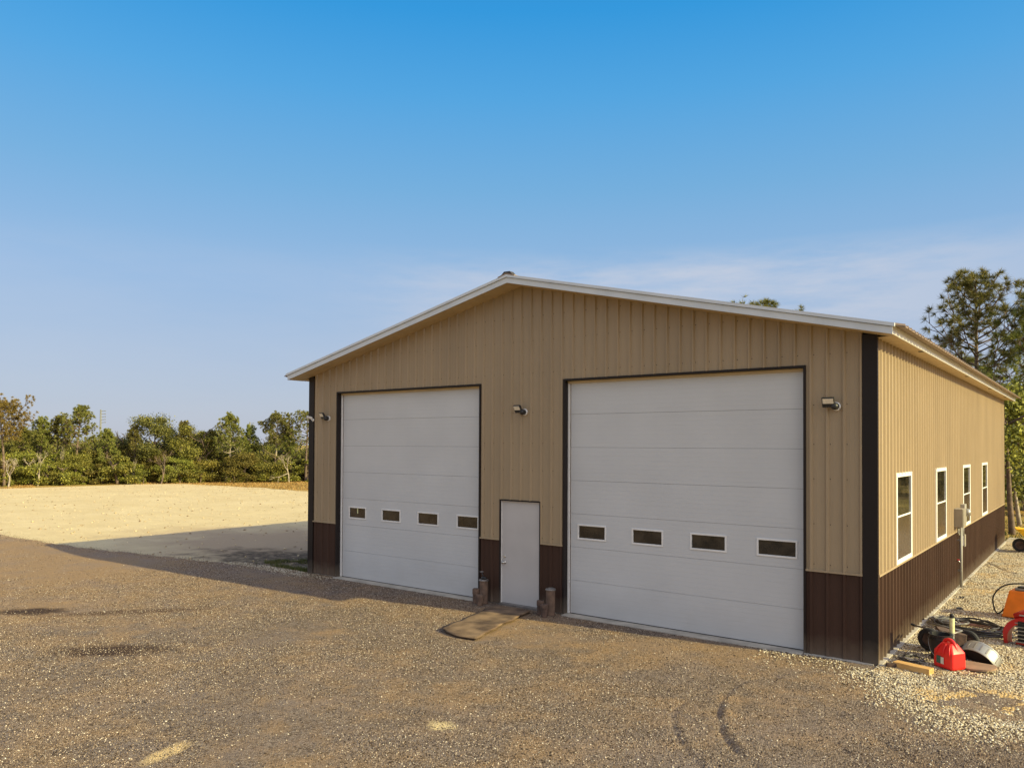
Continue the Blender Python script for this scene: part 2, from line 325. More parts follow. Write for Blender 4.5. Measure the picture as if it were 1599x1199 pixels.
# ------------------------------------------------------------------ mesh helpers
class MB:
    def __init__(s): s.v = []; s.f = []; s.mi = []; s.k = 0
    def mark(s, k): s.k = k; return s
    def face(s, pts):
        i = len(s.v); s.v += [tuple(p) for p in pts]; s.f.append(tuple(range(i, i+len(pts)))); s.mi.append(s.k)
    def faces(s, vs, fs):
        i = len(s.v); s.v += [tuple(p) for p in vs]
        for f in fs: s.f.append(tuple(i+a for a in f)); s.mi.append(s.k)
    def box(s, a, b, mtx=None):
        (x0, y0, z0), (x1, y1, z1) = a, b
        vs = [Vector(p) for p in ((x0,y0,z0),(x1,y0,z0),(x1,y1,z0),(x0,y1,z0),(x0,y0,z1),(x1,y0,z1),(x1,y1,z1),(x0,y1,z1))]
        if mtx: vs = [mtx @ p for p in vs]
        s.faces(vs, [(3,2,1,0),(4,5,6,7),(0,1,5,4),(1,2,6,5),(2,3,7,6),(3,0,4,7)]); return s
    def tube(s, pts, rad, n=10, cap=True, closed=False):
        pts = [Vector(p) for p in pts]; m = len(pts)
        rs = rad if isinstance(rad, (list, tuple)) else [rad]*m
        vs = []; up = None
        for i, p in enumerate(pts):
            if closed: t = pts[(i+1) % m]-pts[i-1]
            else: t = pts[min(i+1, m-1)]-pts[max(i-1, 0)]
            t.normalize()
            if up is None:
                up = Vector((0, 0, 1)) if abs(t.z) < .9 else Vector((1, 0, 0))
            a = t.cross(up).normalized(); up = a.cross(t).normalized()
            for j in range(n):
                q = 2*math.pi*j/n; vs.append(p+(a*math.cos(q)+up*math.sin(q))*rs[i])
        fs = []
        for i in range(m if closed else m-1):
            for j in range(n):
                k = (j+1) % n; i2 = (i+1) % m
                fs.append((i*n+j, i*n+k, i2*n+k, i2*n+j))
        if cap and not closed:
            fs.append(tuple(reversed(range(n)))); fs.append(tuple((m-1)*n+j for j in range(n)))
        s.faces(vs, fs); return s
    def lathe(s, prof, n=24, mtx=None, cap=True, a0=0, a1=2*math.pi):
        full = abs(a1-a0-2*math.pi) < 1e-6; k = n if full else n+1
        vs = []
        for r, z in prof:
            for j in range(k):
                a = a0+(a1-a0)*j/n; p = Vector((r*math.cos(a), r*math.sin(a), z)); vs.append(mtx @ p if mtx else p)
        fs = []
        for i in range(len(prof)-1):
            for j in range(n):
                j2 = (j+1) % k; fs.append((i*k+j, i*k+j2, (i+1)*k+j2, (i+1)*k+j))
        if cap and full:
            if prof[0][0] > 1e-4: fs.append(tuple(reversed(range(k))))
            if prof[-1][0] > 1e-4: fs.append(tuple((len(prof)-1)*k+j for j in range(k)))
        s.faces(vs, fs); return s
    def build(s, name, m, parent=None, smooth=False, bevel=0.0, seg=2):
        me = bpy.data.meshes.new(name); me.from_pydata(s.v, [], s.f); me.update()
        ms = m if isinstance(m, (list, tuple)) else [m]
        for q in ms: me.materials.append(q)
        if len(ms) > 1: me.polygons.foreach_set('material_index', s.mi)
        if smooth: me.polygons.foreach_set('use_smooth', [True]*len(me.polygons))
        o = bpy.data.objects.new(name, me); COL.objects.link(o)
        if parent: o.parent = parent
        if bevel:
            b = o.modifiers.new('b', 'BEVEL'); b.width = bevel; b.segments = seg; b.limit_method = 'ANGLE'; b.angle_limit = R(35)
            me.polygons.foreach_set('use_smooth', [True]*len(me.polygons))
            o.modifiers.new('wn', 'WEIGHTED_NORMAL')
        return o

def npmesh(name, V, F, m, parent=None, smooth=False, kind=None):
    """V (n,3), F (k,3|4) numpy arrays"""
    me = bpy.data.meshes.new(name); k = F.shape[1]
    me.vertices.add(len(V)); me.vertices.foreach_set('co', np.ascontiguousarray(V, dtype=np.float32).ravel())
    me.loops.add(F.size); me.loops.foreach_set('vertex_index', np.ascontiguousarray(F, dtype=np.int32).ravel())
    me.polygons.add(len(F)); me.polygons.foreach_set('loop_start', np.arange(0, F.size, k, dtype=np.int32))
    me.polygons.foreach_set('loop_total', np.full(len(F), k, dtype=np.int32))
    if smooth: me.polygons.foreach_set('use_smooth', np.ones(len(F), dtype=bool))
    me.update(calc_edges=True); me.materials.append(m)
    o = bpy.data.objects.new(name, me); COL.objects.link(o)
    if parent: o.parent = parent
    if kind: o['kind'] = kind
    return o

def tag(o, label, cat, group=None, kind=None):
    o['label'] = label; o['category'] = cat
    if group: o['group'] = group
    if kind: o['kind'] = kind
    return o
def thing(name, label, cat, loc=(0,0,0), rz=0.0, group=None):
    o = bpy.data.objects.new(name, None); COL.objects.link(o); o.location = loc; o.rotation_euler = (0, 0, rz)
    o.empty_display_size = .2
    return tag(o, label, cat, group)
def copy_tree(o, parent=None):
    c = o.copy(); COL.objects.link(c)
    if parent: c.parent = parent
    for ch in [q for q in list(COL.objects) if q.parent == o]: copy_tree(ch, c)
    return c
def crt(pts, n=8):
    """Catmull-Rom through points"""
    P = [Vector(p) for p in pts]; P = [P[0]*2-P[1]]+P+[P[-1]*2-P[-2]]; o = []
    for i in range(1, len(P)-2):
        for k in range(n):
            t = k/n; a, b, c, d = P[i-1:i+3]
            o.append(.5*((2*b)+(c-a)*t+(2*a-5*b+4*c-d)*t*t+(3*b-a-3*c+d)*t**3))
    o.append(P[-2]); return o

# value noise for terrain
_tab = rng.random((64, 64))
def vn(x, y):
    x = np.asarray(x, float); y = np.asarray(y, float)
    xi = np.floor(x).astype(int); yi = np.floor(y).astype(int); fx = x-xi; fy = y-yi
    fx = fx*fx*(3-2*fx); fy = fy*fy*(3-2*fy)
    a = _tab[xi % 64, yi % 64]; b = _tab[(xi+1) % 64, yi % 64]; c = _tab[xi % 64, (yi+1) % 64]; d = _tab[(xi+1) % 64, (yi+1) % 64]
    return (a*(1-fx)+b*fx)*(1-fy)+(c*(1-fx)+d*fx)*fy
def fbm(x, y, o=4):
    s = 0; a = .5
    for i in range(o): s = s+a*vn(x*2**i+13*i, y*2**i+7*i); a *= .5
    return s

# ------------------------------------------------------------------ ground
XL, XC, XM = -4.574, 7.738, 1.582           # building corners, ridge
LEN = 17.685; HW = 1.218; HE = 4.544; SL = .2289
RUTS = [(1.0, [(6.84, -1.42), (6.55, -1.85), (6.62, -2.75), (6.92, -3.55), (7.28, -4.08), (7.65, -4.42), (8.1, -4.8)]),
        (.45, [(6.35, -2.5), (6.3, -3.3), (6.6, -4.0), (7.1, -4.6), (7.6, -5.0)]),
        (.35, [(8.3, -2.9), (8.9, -3.5), (9.5, -4.0), (10.2, -4.5)]), (.35, [(8.0, -3.3), (8.6, -3.9), (9.2, -4.4)]),
        (.3, [(1.9, -7.0), (2.35, -7.3), (2.9, -7.6), (3.6, -8.1)]),
        (.4, [(-9, -3.2), (-6, -3.9), (-3.4, -4.7), (-1.5, -4.7)])]
def ruts(x, y):
    z = np.zeros(np.shape(x)); w_ = .1+1.5*vn(x*4, y*4)
    for amp, r in RUTS:
        P = [np.array(q[:2]) for q in crt([(a, b, 0) for a, b in r], 6)]; d = np.full(np.shape(x), 9.0); sg = np.zeros(np.shape(x))
        for a, b in zip(P[:-1], P[1:]):
            ab = b-a; t = np.clip(((x-a[0])*ab[0]+(y-a[1])*ab[1])/(ab@ab), 0, 1)
            dx, dy = x-a[0]-t*ab[0], y-a[1]-t*ab[1]; dd_ = np.hypot(dx, dy); m_ = dd_ < d
            d = np.where(m_, dd_, d); sg = np.where(m_, np.sign(dx), sg)
        z = z-.026*amp*np.exp(-(d/.038)**2)*w_+.014*amp*np.exp(-((d-.09)/.05)**2)*w_*(sg > 0)
    return z
def bound(x):
    """northern edge (y) of the gravel yard"""
    return np.where(x < XL, -.05-1.5*np.clip((XL-x)/9.5, 0, 1), .3)+(.30*(fbm(x*1.3, x*0+3)-.5)+.16*(fbm(x*6, x*0+8)-.5))*(x < XL-.3)
def hz(x, y):
    z = .012+.035*(fbm(x*.8, y*.8)-.5)+.014*(fbm(x*5, y*5)-.5)
    z = z+ruts(x, y)
    near = np.clip((-y)/.6, 0, 1)*np.ones_like(x); inb = (x > XL-.3) & (x < XC+.1)
    z = np.where(inb & (y > -.6), z*np.clip(near, .2, 1), z)
    # loose berm along the edge towards the sand
    e_ = np.abs(y-bound(x)-.0); z = z+np.where(x < XL, .022*np.exp(-(e_/.16)**2)*(.2+1.3*vn(x*4, y*4)), 0)
    return z
def grid(name, x0, x1, y0, y1, dx, zf, m, ymax=None, ymin=None, label=None):
    xs = np.linspace(x0, x1, int((x1-x0)/dx)+1); n = int((y1-y0)/dx)+1; t = np.linspace(0, 1, n)
    X = np.repeat(xs[:, None], n, 1); hi = ymax(xs)[:, None] if ymax else y1; lo = ymin(xs)[:, None] if ymin else y0
    Y = lo+(hi-lo)*t[None, :]
    Z = zf(X, Y); V = np.stack([X, Y, Z], -1).reshape(-1, 3)
    i = np.arange(len(xs)-1)[:, None]*n+np.arange(n-1)[None, :]
    F = np.stack([i, i+n, i+n+1, i+1], -1).reshape(-1, 4)
    o = npmesh(name, V, F, m, smooth=True, kind='structure'); return o

# one base sheet to the horizon
def disc(name, m):
    rr = np.concatenate([[0.01], np.geomspace(6, 3000, 60)]); th = np.linspace(0, 2*np.pi, 97)[:-1]
    Rg, T = np.meshgrid(rr, th, indexing='ij'); X = Rg*np.cos(T); Y = Rg*np.sin(T)
    Z = -.035+.10*(fbm(X*.05, Y*.05)-.5)*np.clip((Rg-30)/40, 0, 1)
    V = np.stack([X, Y, Z], -1).reshape(-1, 3); k = len(th)
    i = np.arange(len(rr)-1)[:, None]*k; j = np.arange(k)[None, :]; j2 = (j+1) % k
    F = np.stack([i+j, i+k+j, i+k+j2, i+j2], -1).reshape(-1, 4)
    return npmesh(name, V, F, m, smooth=True, kind='structure')
tag(disc('ground', M['ground']), 'dry brown and green grassy ground reaching to the trees', 'ground', kind='structure')
tag(grid('gravel_yard', -34, 13, -13, .3, .042, hz, M['drive'], ymax=bound), 'brown gravel yard in front of the metal building', 'gravel yard', kind='structure')
def sand_top(x):
    return np.interp(x, [-47.5, -46.5, -45, -38, -30, -20, -4.6], [7.5, 17, 19.8, 20.5, 20.3, 24, 26])+.9*(fbm(x*.7, x*0+9)-.5)
def sandz(X, Y):
    d = (Y-bound(X)); return -.004+.045*(fbm(X*.6, Y*.6)-.5)*np.clip(d/2, 0, 1)+.02*(fbm(X*3, Y*3)-.5)
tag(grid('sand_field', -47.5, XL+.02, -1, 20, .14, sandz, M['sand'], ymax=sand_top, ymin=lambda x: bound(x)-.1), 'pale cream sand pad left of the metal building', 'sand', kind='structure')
def rockL(y): return 7.5
def rbz(X, Y):
    tr = np.exp(-((Y-(11.83-(X-7.78)*1.45+.25*np.sin(X*5)))/.11)**2)
    return .014+.05*(fbm(X*1.2, Y*1.2)-.5)+.02*(fbm(X*6, Y*6)-.5)-.05*tr
_yy = lambda x: np.interp(x, [7.2, 7.7, 8.2, 8.8, 9.2, 9.6, 11, 15], [-.1, -.35, -1.1, -1.75, -1.8, -1.5, -1.2, -1.2])+.25*(fbm(x*4, x*0+5)-.5)
tag(grid('white_rock_strip', 7.76, 15, -3, 19.2, .06, rbz, M['rock'], ymin=_yy, ymax=lambda x: 19.2+.6*(fbm(x*2, x*0)-.5)), 'white crushed rock strip along the right side wall', 'rock strip', kind='structure')

# real stones
_oct = np.array([(1,0,0),(-1,0,0),(0,1,0),(0,-1,0),(0,0,1),(0,0,-1)], float)
_of = np.array([(0,2,4),(2,1,4),(1,3,4),(3,0,4),(2,0,5),(1,2,5),(3,1,5),(0,3,5)])
def stones(name, x, y, z, r, m, label, cat):
    n = len(x); V = _oct[None]*(1+.35*rng.standard_normal((n, 6, 1)).clip(-1.5, 1.5)*.6)
    V = V*np.stack([np.ones(n), .55+.45*rng.random(n), .35+.35*rng.random(n)], -1)[:, None, :]
    a = rng.random(n)*6.283; b = rng.normal(0, .35, n)
    ca, sa, cb, sb = np.cos(a), np.sin(a), np.cos(b), np.sin(b)
    v1 = np.stack([V[..., 0]*cb[:, None]+V[..., 2]*sb[:, None], V[..., 1], -V[..., 0]*sb[:, None]+V[..., 2]*cb[:, None]], -1)
    v2 = np.stack([v1[..., 0]*ca[:, None]-v1[..., 1]*sa[:, None], v1[..., 0]*sa[:, None]+v1[..., 1]*ca[:, None], v1[..., 2]], -1)
    V = v2*r[:, None, None]+np.stack([x, y, z+r*.22], -1)[:, None, :]
    F = _of[None]+(np.arange(n)*6)[:, None, None]
    return tag(npmesh(name, V.reshape(-1, 3), F.reshape(-1, 3), m, kind='stuff'), label, cat, kind='stuff')
n = 520000
x = np.where(rng.random(n) < .12, rng.uniform(-22, -9, n), rng.uniform(-9, 10.4, n)); y = -rng.random(n)**1.15*9.3
px_ = (x-CP.x)*_r2.x+(y-CP.y)*_r2.y; dd = (x-CP.x)*_fw.x+(y-CP.y)*_fw.y
sandy = fbm(x*.55+5, y*.55+2, 3)+np.clip((-1-x)/9, 0, 1)*.18
keep = (np.abs(px_/dd) < .74) & (y < bound(x)-.02) & (rng.random(n) < np.clip(2.3-3.4*sandy, .10, 1)) & (rng.random(n) < np.clip(11/dd, .3, 1)) & ~((np.abs(x-1.95-(y+1.4)*-.3) < .48) & (y < -.35) & (y > -2.5))
x, y = x[keep], y[keep]; keep = y < _yy(x)+.1
x, y = x[keep], y[keep]
n = 9000; xb = rng.uniform(-24, XL-.2, n); yb = bound(xb)+np.abs(rng.normal(0, .22, n))*np.where(rng.random(n) < .5, 1, -1)
x = np.concatenate([x, xb]); y = np.concatenate([y, yb])
stones('gravel_stones', x, y, np.where(y > bound(x), sandz(x, y)+.002, hz(x, y)), .0045+.0085*rng.random(len(x))**2.2, M['stoneg'], 'loose brown and grey gravel scattered over the yard', 'gravel')
n = 100000
x = rng.uniform(7.75, 10.6, n); y = rng.uniform(-2.6, 17, n)**1.0
y = -2.6+19.6*rng.random(n)**1.7
keep = (y > _yy(x)-.1) & (rng.random(n) < np.clip(1.8-2.2*fbm(x*1.4, y*1.4), .1, 1)*np.where(np.hypot((x-9.2)/.8, (y+.9)/.55) < 1, .25, 1)); x, y = x[keep], y[keep]
# stray white rocks thinning out over the gravel in front of the corner
n = 9000
xs = rng.uniform(5.8, 10.4, n); ys = _yy(xs)-np.abs(rng.normal(0, .38, n)); k2 = ((xs > 7.5) | (rng.random(n) < .22)) & (xs > 6.2) & ~((xs < 7.8) & (ys > -.05)); xs, ys = xs[k2], ys[k2]
n = 2600; xl_ = XL-2.2+2.6*rng.random(n)+rng.normal(0, .4, n); yl_ = -.25+rng.normal(0, .14, n)-.0*xl_
k3 = (yl_ < -.03); xl_, yl_ = xl_[k3], yl_[k3]
X_ = np.concatenate([x, xs, xl_]); Y_ = np.concatenate([y, ys, yl_])
Z_ = np.concatenate([rbz(x, y), np.maximum(hz(xs, ys), .01), hz(xl_, yl_)])
stones('crushed_rock', X_, Y_, Z_, .008+.012*rng.random(len(X_))**1.8, M['stonew'], 'chunky white crushed rock along the right wall and corner', 'rocks')
n = 5200; x = rng.uniform(-46, XL-.2, n); y = rng.uniform(-2, 20, n); k = (y > bound(x)) & (y < sand_top(x)-.3); x, y = x[k], y[k]
stones('sand_clods', x, y, sandz(x, y), .012+.05*rng.random(len(x))**4, M['clod'], 'small clods and pebbles dotting the pale sand', 'clods')

# grass blades: weed patch by the left wall, dry tufts on the far strip and right yard
def blades(name, x, y, z, h, m, label, wd=.012, kind='stuff'):
    n = len(x); a = rng.random(n)*6.283; l = rng.normal(0, .4, n)*h; l2 = rng.normal(0, .4, n)*h
    dx, dy = np.cos(a)*wd, np.sin(a)*wd
    V = np.stack([np.stack([x-dx, y-dy, z-.01], -1), np.stack([x+dx, y+dy, z-.01], -1), np.stack([x+l, y+l2, z+h], -1)], 1)
    return tag(npmesh(name, V.reshape(-1, 3), np.arange(n*3).reshape(-1, 3), m, kind=kind), label, 'grass', kind=kind)
n = 26000; x = XL-.05-4.4*rng.random(n)**1.6; y = .05+rng.random(n)*3.2*(.25+.75*rng.random(n)); k = (fbm(x*2, y*2) > .36+.13*(XL-x)) & (y > bound(x)+.05+.0*x); x, y = x[k], y[k]
blades('weeds', x, y, sandz(x, y), .02+.09*rng.random(len(x))**2, M['grassm'], 'low green weeds growing beside the left wall', .007)
n = 60000; x = rng.uniform(-56, -20, n); t = rng.random(n); y = sand_top(x)+.2+t*16-2*(rng.random(n) < .1); k = (fbm(x*.3, y*.3) > .40); x, y = x[k], y[k]
blades('dry_grass', x, y, np.full(len(x), -.04), .04+.10*rng.random(len(x))**2, M['drygrass'], 'dry low grass between the sand and the tree line', .03)
n = 45000; x = rng.uniform(3, 26, n); y = rng.uniform(19, 55, n); k = (fbm(x*.4, y*.4) > .43); x, y = x[k], y[k]
blades('yard_grass', x, y, np.full(len(x), -.04), .05+.10*rng.random(len(x))**2, M['grassm'], 'patchy green grass in the yard behind the building', .02)

# ------------------------------------------------------------------ the metal building
B = thing('metal_building', 'tan and brown metal shop building with two tall white overhead doors', 'building', (0, 0, 0))
DTOP = 4.17
OPN = [(-3.577, .599), (2.587, 6.755)]                # overhead door openings
MD = (1.142, 2.043, 1.963)                            # man door opening
PITCH = .2286
def ribprof(a, b, phase=0.0):
    """list of (s, out) along a wall from a to b"""
    pts = {round(a, 4): 0.0, round(b, 4): 0.0}
    k = math.floor((a-phase)/PITCH)-1
    while k*PITCH+phase < b+PITCH:
        c = k*PITCH+phase
        for ds, h in ((-.030, 0), (-.012, .030), (.012, .030), (.030, 0), (-.088, 0), (-.083, .002), (-.074, 0), (.074, 0), (.083, .002), (.088, 0)):
            s = c+ds
            if a < s < b: pts[round(s, 4)] = h
        k += 1
    return sorted(pts.items())
def wall(name, m, a, b, z0f, z1f, to3, openings=(), phase=0.0, screws=()):
    prof = dict(ribprof(a, b, phase)); keys = sorted(prof)
    def hat(s):
        for q0, q1 in zip(keys[:-1], keys[1:]):
            if q0 <= s <= q1: return prof[q0]+(prof[q1]-prof[q0])*(s-q0)/(q1-q0)
        return 0
    extra = [s for o in openings for s in (o[0], o[1]) if a < s < b]+([XM] if a < XM < b and to3 is TF else [])
    for s in extra: prof[s] = hat(s)
    ks = sorted(prof); mb = MB()
    for s0, s1 in zip(ks[:-1], ks[1:]):
        if s1-s0 < 1e-5: continue
        mid = (s0+s1)/2; iv = [(0, 1)]
        zs = [[z0f(s0), z1f(s0), z0f(s1), z1f(s1)]]
        segs = [(z0f(s0), z1f(s0), z0f(s1), z1f(s1))]
        for o in openings:
            if o[0] < mid < o[1]:
                ns = []
                for (p0, p1, q0, q1) in segs:
                    if o[2] > p0 and o[2] < p1: ns.append((p0, o[2], q0, o[2]))
                    if o[3] < p1 and o[3] > p0: ns.append((o[3], p1, o[3], q1))
                    if o[3] <= p0 or o[2] >= p1: ns.append((p0, p1, q0, q1))
                segs = ns
        for (p0, p1, q0, q1) in segs:
            mb.face([to3(s0, prof[s0], p0), to3(s1, prof[s1], q0), to3(s1, prof[s1], q1), to3(s0, prof[s0], p1)])
    mb.mark(1)
    for z in screws:                                   # screw heads beside each rib
        k = math.ceil((a-phase)/PITCH)
        while k*PITCH+phase < b-.04:
            s = k*PITCH+phase+.042; k += 1
            if s < a+.02 or not (z0f(s)+.03 < z < z1f(s)-.03) or any(o[0]-.03 < s < o[1]+.03 and o[2]-.03 < z < o[3]+.03 for o in openings): continue
            r = .0075; P = [to3(s+r*math.cos(q), .004, z+r*math.sin(q)) for q in [i*math.pi/3 for i in range(6)]]
            mb.face(P)
    o = mb.build(name, [m, M['trim'] if m is not M['brown'] else M['steel']], B)
    return o
TF = lambda s, h, z: (s, -h, z)
TS = lambda s, h, z: (XC+h, s, z)
TL = lambda s, h, z: (XL-h, s, z)
TB = lambda s, h, z: (s, LEN+h, z)
gz = lambda x: HE+.045+SL*(XC-XM-abs(x-XM))           # gable line just under the soffit
c0 = lambda v: (lambda s: v)
fo = [(OPN[0][0]-.033, OPN[0][1]+.033, -1, DTOP+.033), (OPN[1][0]-.033, OPN[1][1]+.033, -1, DTOP+.033), (MD[0]-.026, MD[1]+.026, -1, MD[2]+.026)]
SC = (1.32, 1.9, 2.55, 3.05, 3.62, 4.35, 4.95, 5.4)
wall('wall', M['tan'], XL+.155, XC-.172, c0(HW), gz, TF, fo, 0, SC)['label'] = 'tan ribbed front gable wall'
for a_, b_ in ((XL+.155, fo[0][0]), (fo[0][1], fo[2][0]), (fo[2][1], fo[1][0]), (fo[1][1], XC-.172)):
    wall('wainscot', M['brown'], a_, b_, c0(.02), c0(HW), TF, (), 0)
WIN = [(1.19, 2.40), (4.758, 5.967), (8.307, 9.516), (11.795, 13.004)]
WZ = (HW+.012, 2.62)
so_ = [(a+.03, b-.03, WZ[0]-.1, WZ[1]-.03) for a, b in WIN]
wall('wall', M['tan'], .03, LEN-.03, c0(HW), c0(HE), TS, so_, 0, (2.0, 3.6))['label'] = 'sunlit tan ribbed side wall'
wall('wainscot', M['brown'], .03, LEN-.03, c0(.02), c0(HW), TS, (), 0)['label'] = 'sunlit brown lower side wall panels'
wall('wall', M['tan'], .03, LEN-.03, c0(HW), c0(HE), TL)
wall('wainscot', M['brown'], .03, LEN-.03, c0(.02), c0(HW), TL)
wall('wall', M['tan'], XL+.03, XC-.03, c0(HW), gz, TB)
wall('wainscot', M['brown'], XL+.03, XC-.03, c0(.02), c0(HW), TB)
# waist ledge trim strips
def ledge_f(a, b): MB().box((a, -.034, HW-.006), (b, -.0, HW+.022)).build('waist_trim', M['tan'], B)
for a, b in ((XL+.157, OPN[0][0]-.035), (OPN[0][1]+.035, MD[0]-.028), (MD[1]+.028, OPN[1][0]-.035), (OPN[1][1]+.035, XC-.176)): ledge_f(a, b)
for x0, x1 in ((XC, XC+.034), (XL-.034, XL)): MB().box((x0, .032, HW-.006), (x1, LEN-.032, HW+.022)).build('waist_trim', M['tan'], B)
# corner trims
for (x0, x1, y0, y1) in ((XL-.02, XL+.157, -.03, -.002), (XC-.174, XC+.024, -.03, -.002)):
    zt = gz(x0 if x0 < 0 else x1)-.0
    MB().box((x0, y0, .0), (x1, y1, HE+.04)).build('corner_trim', M['trim'], B)
for a_, b_ in (((XC-.002, -.001, 0), (XC+.026, .034, HE-.012)), ((XC-.002, LEN-.034, 0), (XC+.026, LEN+.03, HE-.012))): MB().box(a_, b_).build('corner_trim', M['brown'], B)
for a_, b_ in (((XL-.024, 0, 0), (XL-.001, .1, HE-.012)), ((XL-.024, LEN-.1, 0), (XL-.001, LEN+.03, HE-.012))): MB().box(a_, b_).build('corner_trim', M['trim'], B)
# slab edge
mb = MB(); mb.box((XL+.01, .02, -.1), (XC-.03, LEN-.05, .018))
mb.box((OPN[0][0], -.13, -.1), (OPN[0][1], .019, .022)); mb.box((OPN[1][0], -.13, -.1), (OPN[1][1], .019, .022))
mb.box((XC-.03, -.02, -.1), (XC+.075, LEN, .03)); mb.box((OPN[1][1]+.01, -.05, -.1), (XC-.031, .019, .02))
mb.build('slab', M['concrete'], B, bevel=.006)
# overhead doors
RC = .11
WX = {0: [(-3.315, -2.74), (-2.25, -1.665), (-1.17, -.57), (-.08, .497)], 1: [(2.787, 3.372), (3.870, 4.455), (4.930, 5.541), (6.018, 6.634)]}
SH = (DTOP-.03)/7
for k, (a, b) in enumerate(OPN):
    D = bpy.data.objects.new('overhead_door', None); COL.objects.link(D); D.parent = B
    D['label'] = 'left tall white sectional overhead door' if k == 0 else 'right tall white sectional overhead door'
    for i in range(7):
        z0 = .025+i*SH+.0017; z1 = .025+(i+1)*SH-.0017
        mb = MB()
        if i != 2: mb.box((a+.045, RC, z0), (b+.03, RC+.045, z1))
        else:
            xs = [a+.045]+[q for (p0, p1) in WX[k] for q in (p0+.03, p1-.03)]+[b+.03]
            zl, zh = 1.378, 1.592
            mb.box((xs[0], RC, z0), (xs[-1], RC+.045, zl)); mb.box((xs[0], RC, zh), (xs[-1], RC+.045, z1))
            for j in range(0, len(xs), 2): mb.box((xs[j], RC+.0005, zl), (xs[j+1], RC+.0445, zh))
        mb.build('door_section', M['door'], D)
    MB().box((a+.05, RC+.02, .02), (b, RC+.04, DTOP)).build('seal', M['black'], D)
    for (p0, p1) in WX[k]:
        fr = MB(); z0, z1 = 1.348, 1.620
        fr.box((p0, RC-.012, z0), (p1, RC+.002, z0+.028)); fr.box((p0, RC-.012, z1-.028), (p1, RC+.002, z1))
        fr.box((p0, RC-.0119, z0+.028), (p0+.028, RC+.002, z1-.028)); fr.box((p1-.028, RC-.0119, z0+.028), (p1, RC+.002, z1-.028))
        f = fr.build('window', M['white'], D, bevel=.004)
        MB().box((p0+.02, RC+.006, z0+.02), (p1-.02, RC+.012, z1-.02)).build('pane', M['glass'], f)
    # weather seals (white) up the left and right, brown jamb trim outside
    MB().box((a+.001, RC-.03, .02), (a+.040, RC+.03, DTOP-.047)).build('weather_seal', M['white'], D, bevel=.004); MB().box((b-.022, RC-.03, .02), (b-.003, RC-.002, DTOP-.047)).build('weather_seal', M['white'], D, bevel=.004)
    MB().box((a+.041, RC-.004, .03), (a+.052, RC+.03, DTOP-.04)).build('track_gap', M['rustd'], D)
    MB().box((a+.002, RC-.035, DTOP-.045), (b-.003, RC+.03, DTOP-.002)).build('weather_seal', M['soffit'], D)
    MB().box((a+.05, RC-.006, .019), (b-.004, RC+.03, .03)).build('bottom_seal', M['black'], D)
    mb = MB()
    for (x0, x1) in ((a-.035, a), (b, b+.035)):
        mb.box((x0, -.028, .0), (x1, RC+.05, DTOP))
    mb.box((a-.035, -.0285, DTOP), (b+.035, RC+.05, DTOP+.035))
    mb.build('jamb_trim', M['trim'], B, bevel=.003)
# small paper strip hung behind one pane of the left door
MB().box((-3.045, RC+.0035, 1.47), (-3.015, RC+.0055, 1.595)).build('paper_strip', M['label'], B)
# man door
Dm = bpy.data.objects.new('entry_door', None); COL.objects.link(Dm); Dm.parent = B; Dm['label'] = 'plain grey white steel entry door between the overhead doors'
MB().box((MD[0]+.012, .018, .045), (MD[1]-.010, .06, MD[2]-.012)).build('door_leaf', M['mdoor'], Dm, bevel=.002)
mb = MB(); mb.box((MD[0]-.028, -.026, 0), (MD[0], .07, MD[2])); mb.box((MD[1], -.026, 0), (MD[1]+.028, .07, MD[2])); mb.box((MD[0]-.028, -.0265, MD[2]), (MD[1]+.028, .07, MD[2]+.028)); mb.build('door_frame', M['trim'], Dm)
mb = MB(); mb.box((MD[0]+.0005, -.004, .03), (MD[0]+.011, .065, MD[2]-.001)); mb.box((MD[0]+.011, .0, MD[2]-.011), (MD[1]-.0005, .065, MD[2]-.0005)); mb.box((MD[1]-.010, 0, .03), (MD[1]-.0005, .065, MD[2]-.012)); mb.build('door_stop', M['white'], Dm)
MB().box((MD[0]+.0, -.06, -.02), (MD[1], .068, .043)).build('threshold', M['steel'], Dm, bevel=.004)
mt = Matrix.Translation((1.215, .018, .80)) @ Matrix.Rotation(R(90), 4, 'X')
MB().lathe([(.032, 0), (.032, .006), (.014, .012), (.012, .032), (.026, .038), (.030, .052), (.024, .066), (.0, .07)], 20, mt).build('knob', M['chrome'], Dm, smooth=True)
mt = Matrix.Translation((1.215, .018, .91)) @ Matrix.Rotation(R(90), 4, 'X')
MB().lathe([(.026, 0), (.026, .008), (.018, .014), (.0, .014)], 20, mt).build('deadbolt', M['chrome'], Dm)
# side windows (white frames, dark upper sash, brown lower sash)
for (a, b) in WIN:
    mb = MB(); z0, z1 = WZ; zm = 1.94; X0, X1 = XC-.03, XC+.030; wdt = .075
    mb.box((X0, a, z0), (X1, b, z0+.075)); mb.box((X0, a, z1-.065), (X1, b, z1))
    mb.box((X0, a, z0+.075), (X1-.0005, a+wdt, z1-.065)); mb.box((X0, b-wdt, z0+.075), (X1-.0005, b, z1-.065))
    mb.box((X0, a+wdt, zm-.025), (X1-.012, b-wdt, zm+.025))
    f = mb.build('window', M['white'], B, bevel=.004)
    MB().box((X0+.036, a+wdt-.01, zm), (X0+.042, b-wdt+.01, z1-.05)).build('pane', M['glass'], f)['label'] = 'dark upper pane'
    MB().box((X0+.044, a+wdt-.01, z0+.06), (X0+.050, b-wdt+.01, zm)).build('pane', M['blind'], f)['label'] = 'brown lower pane'
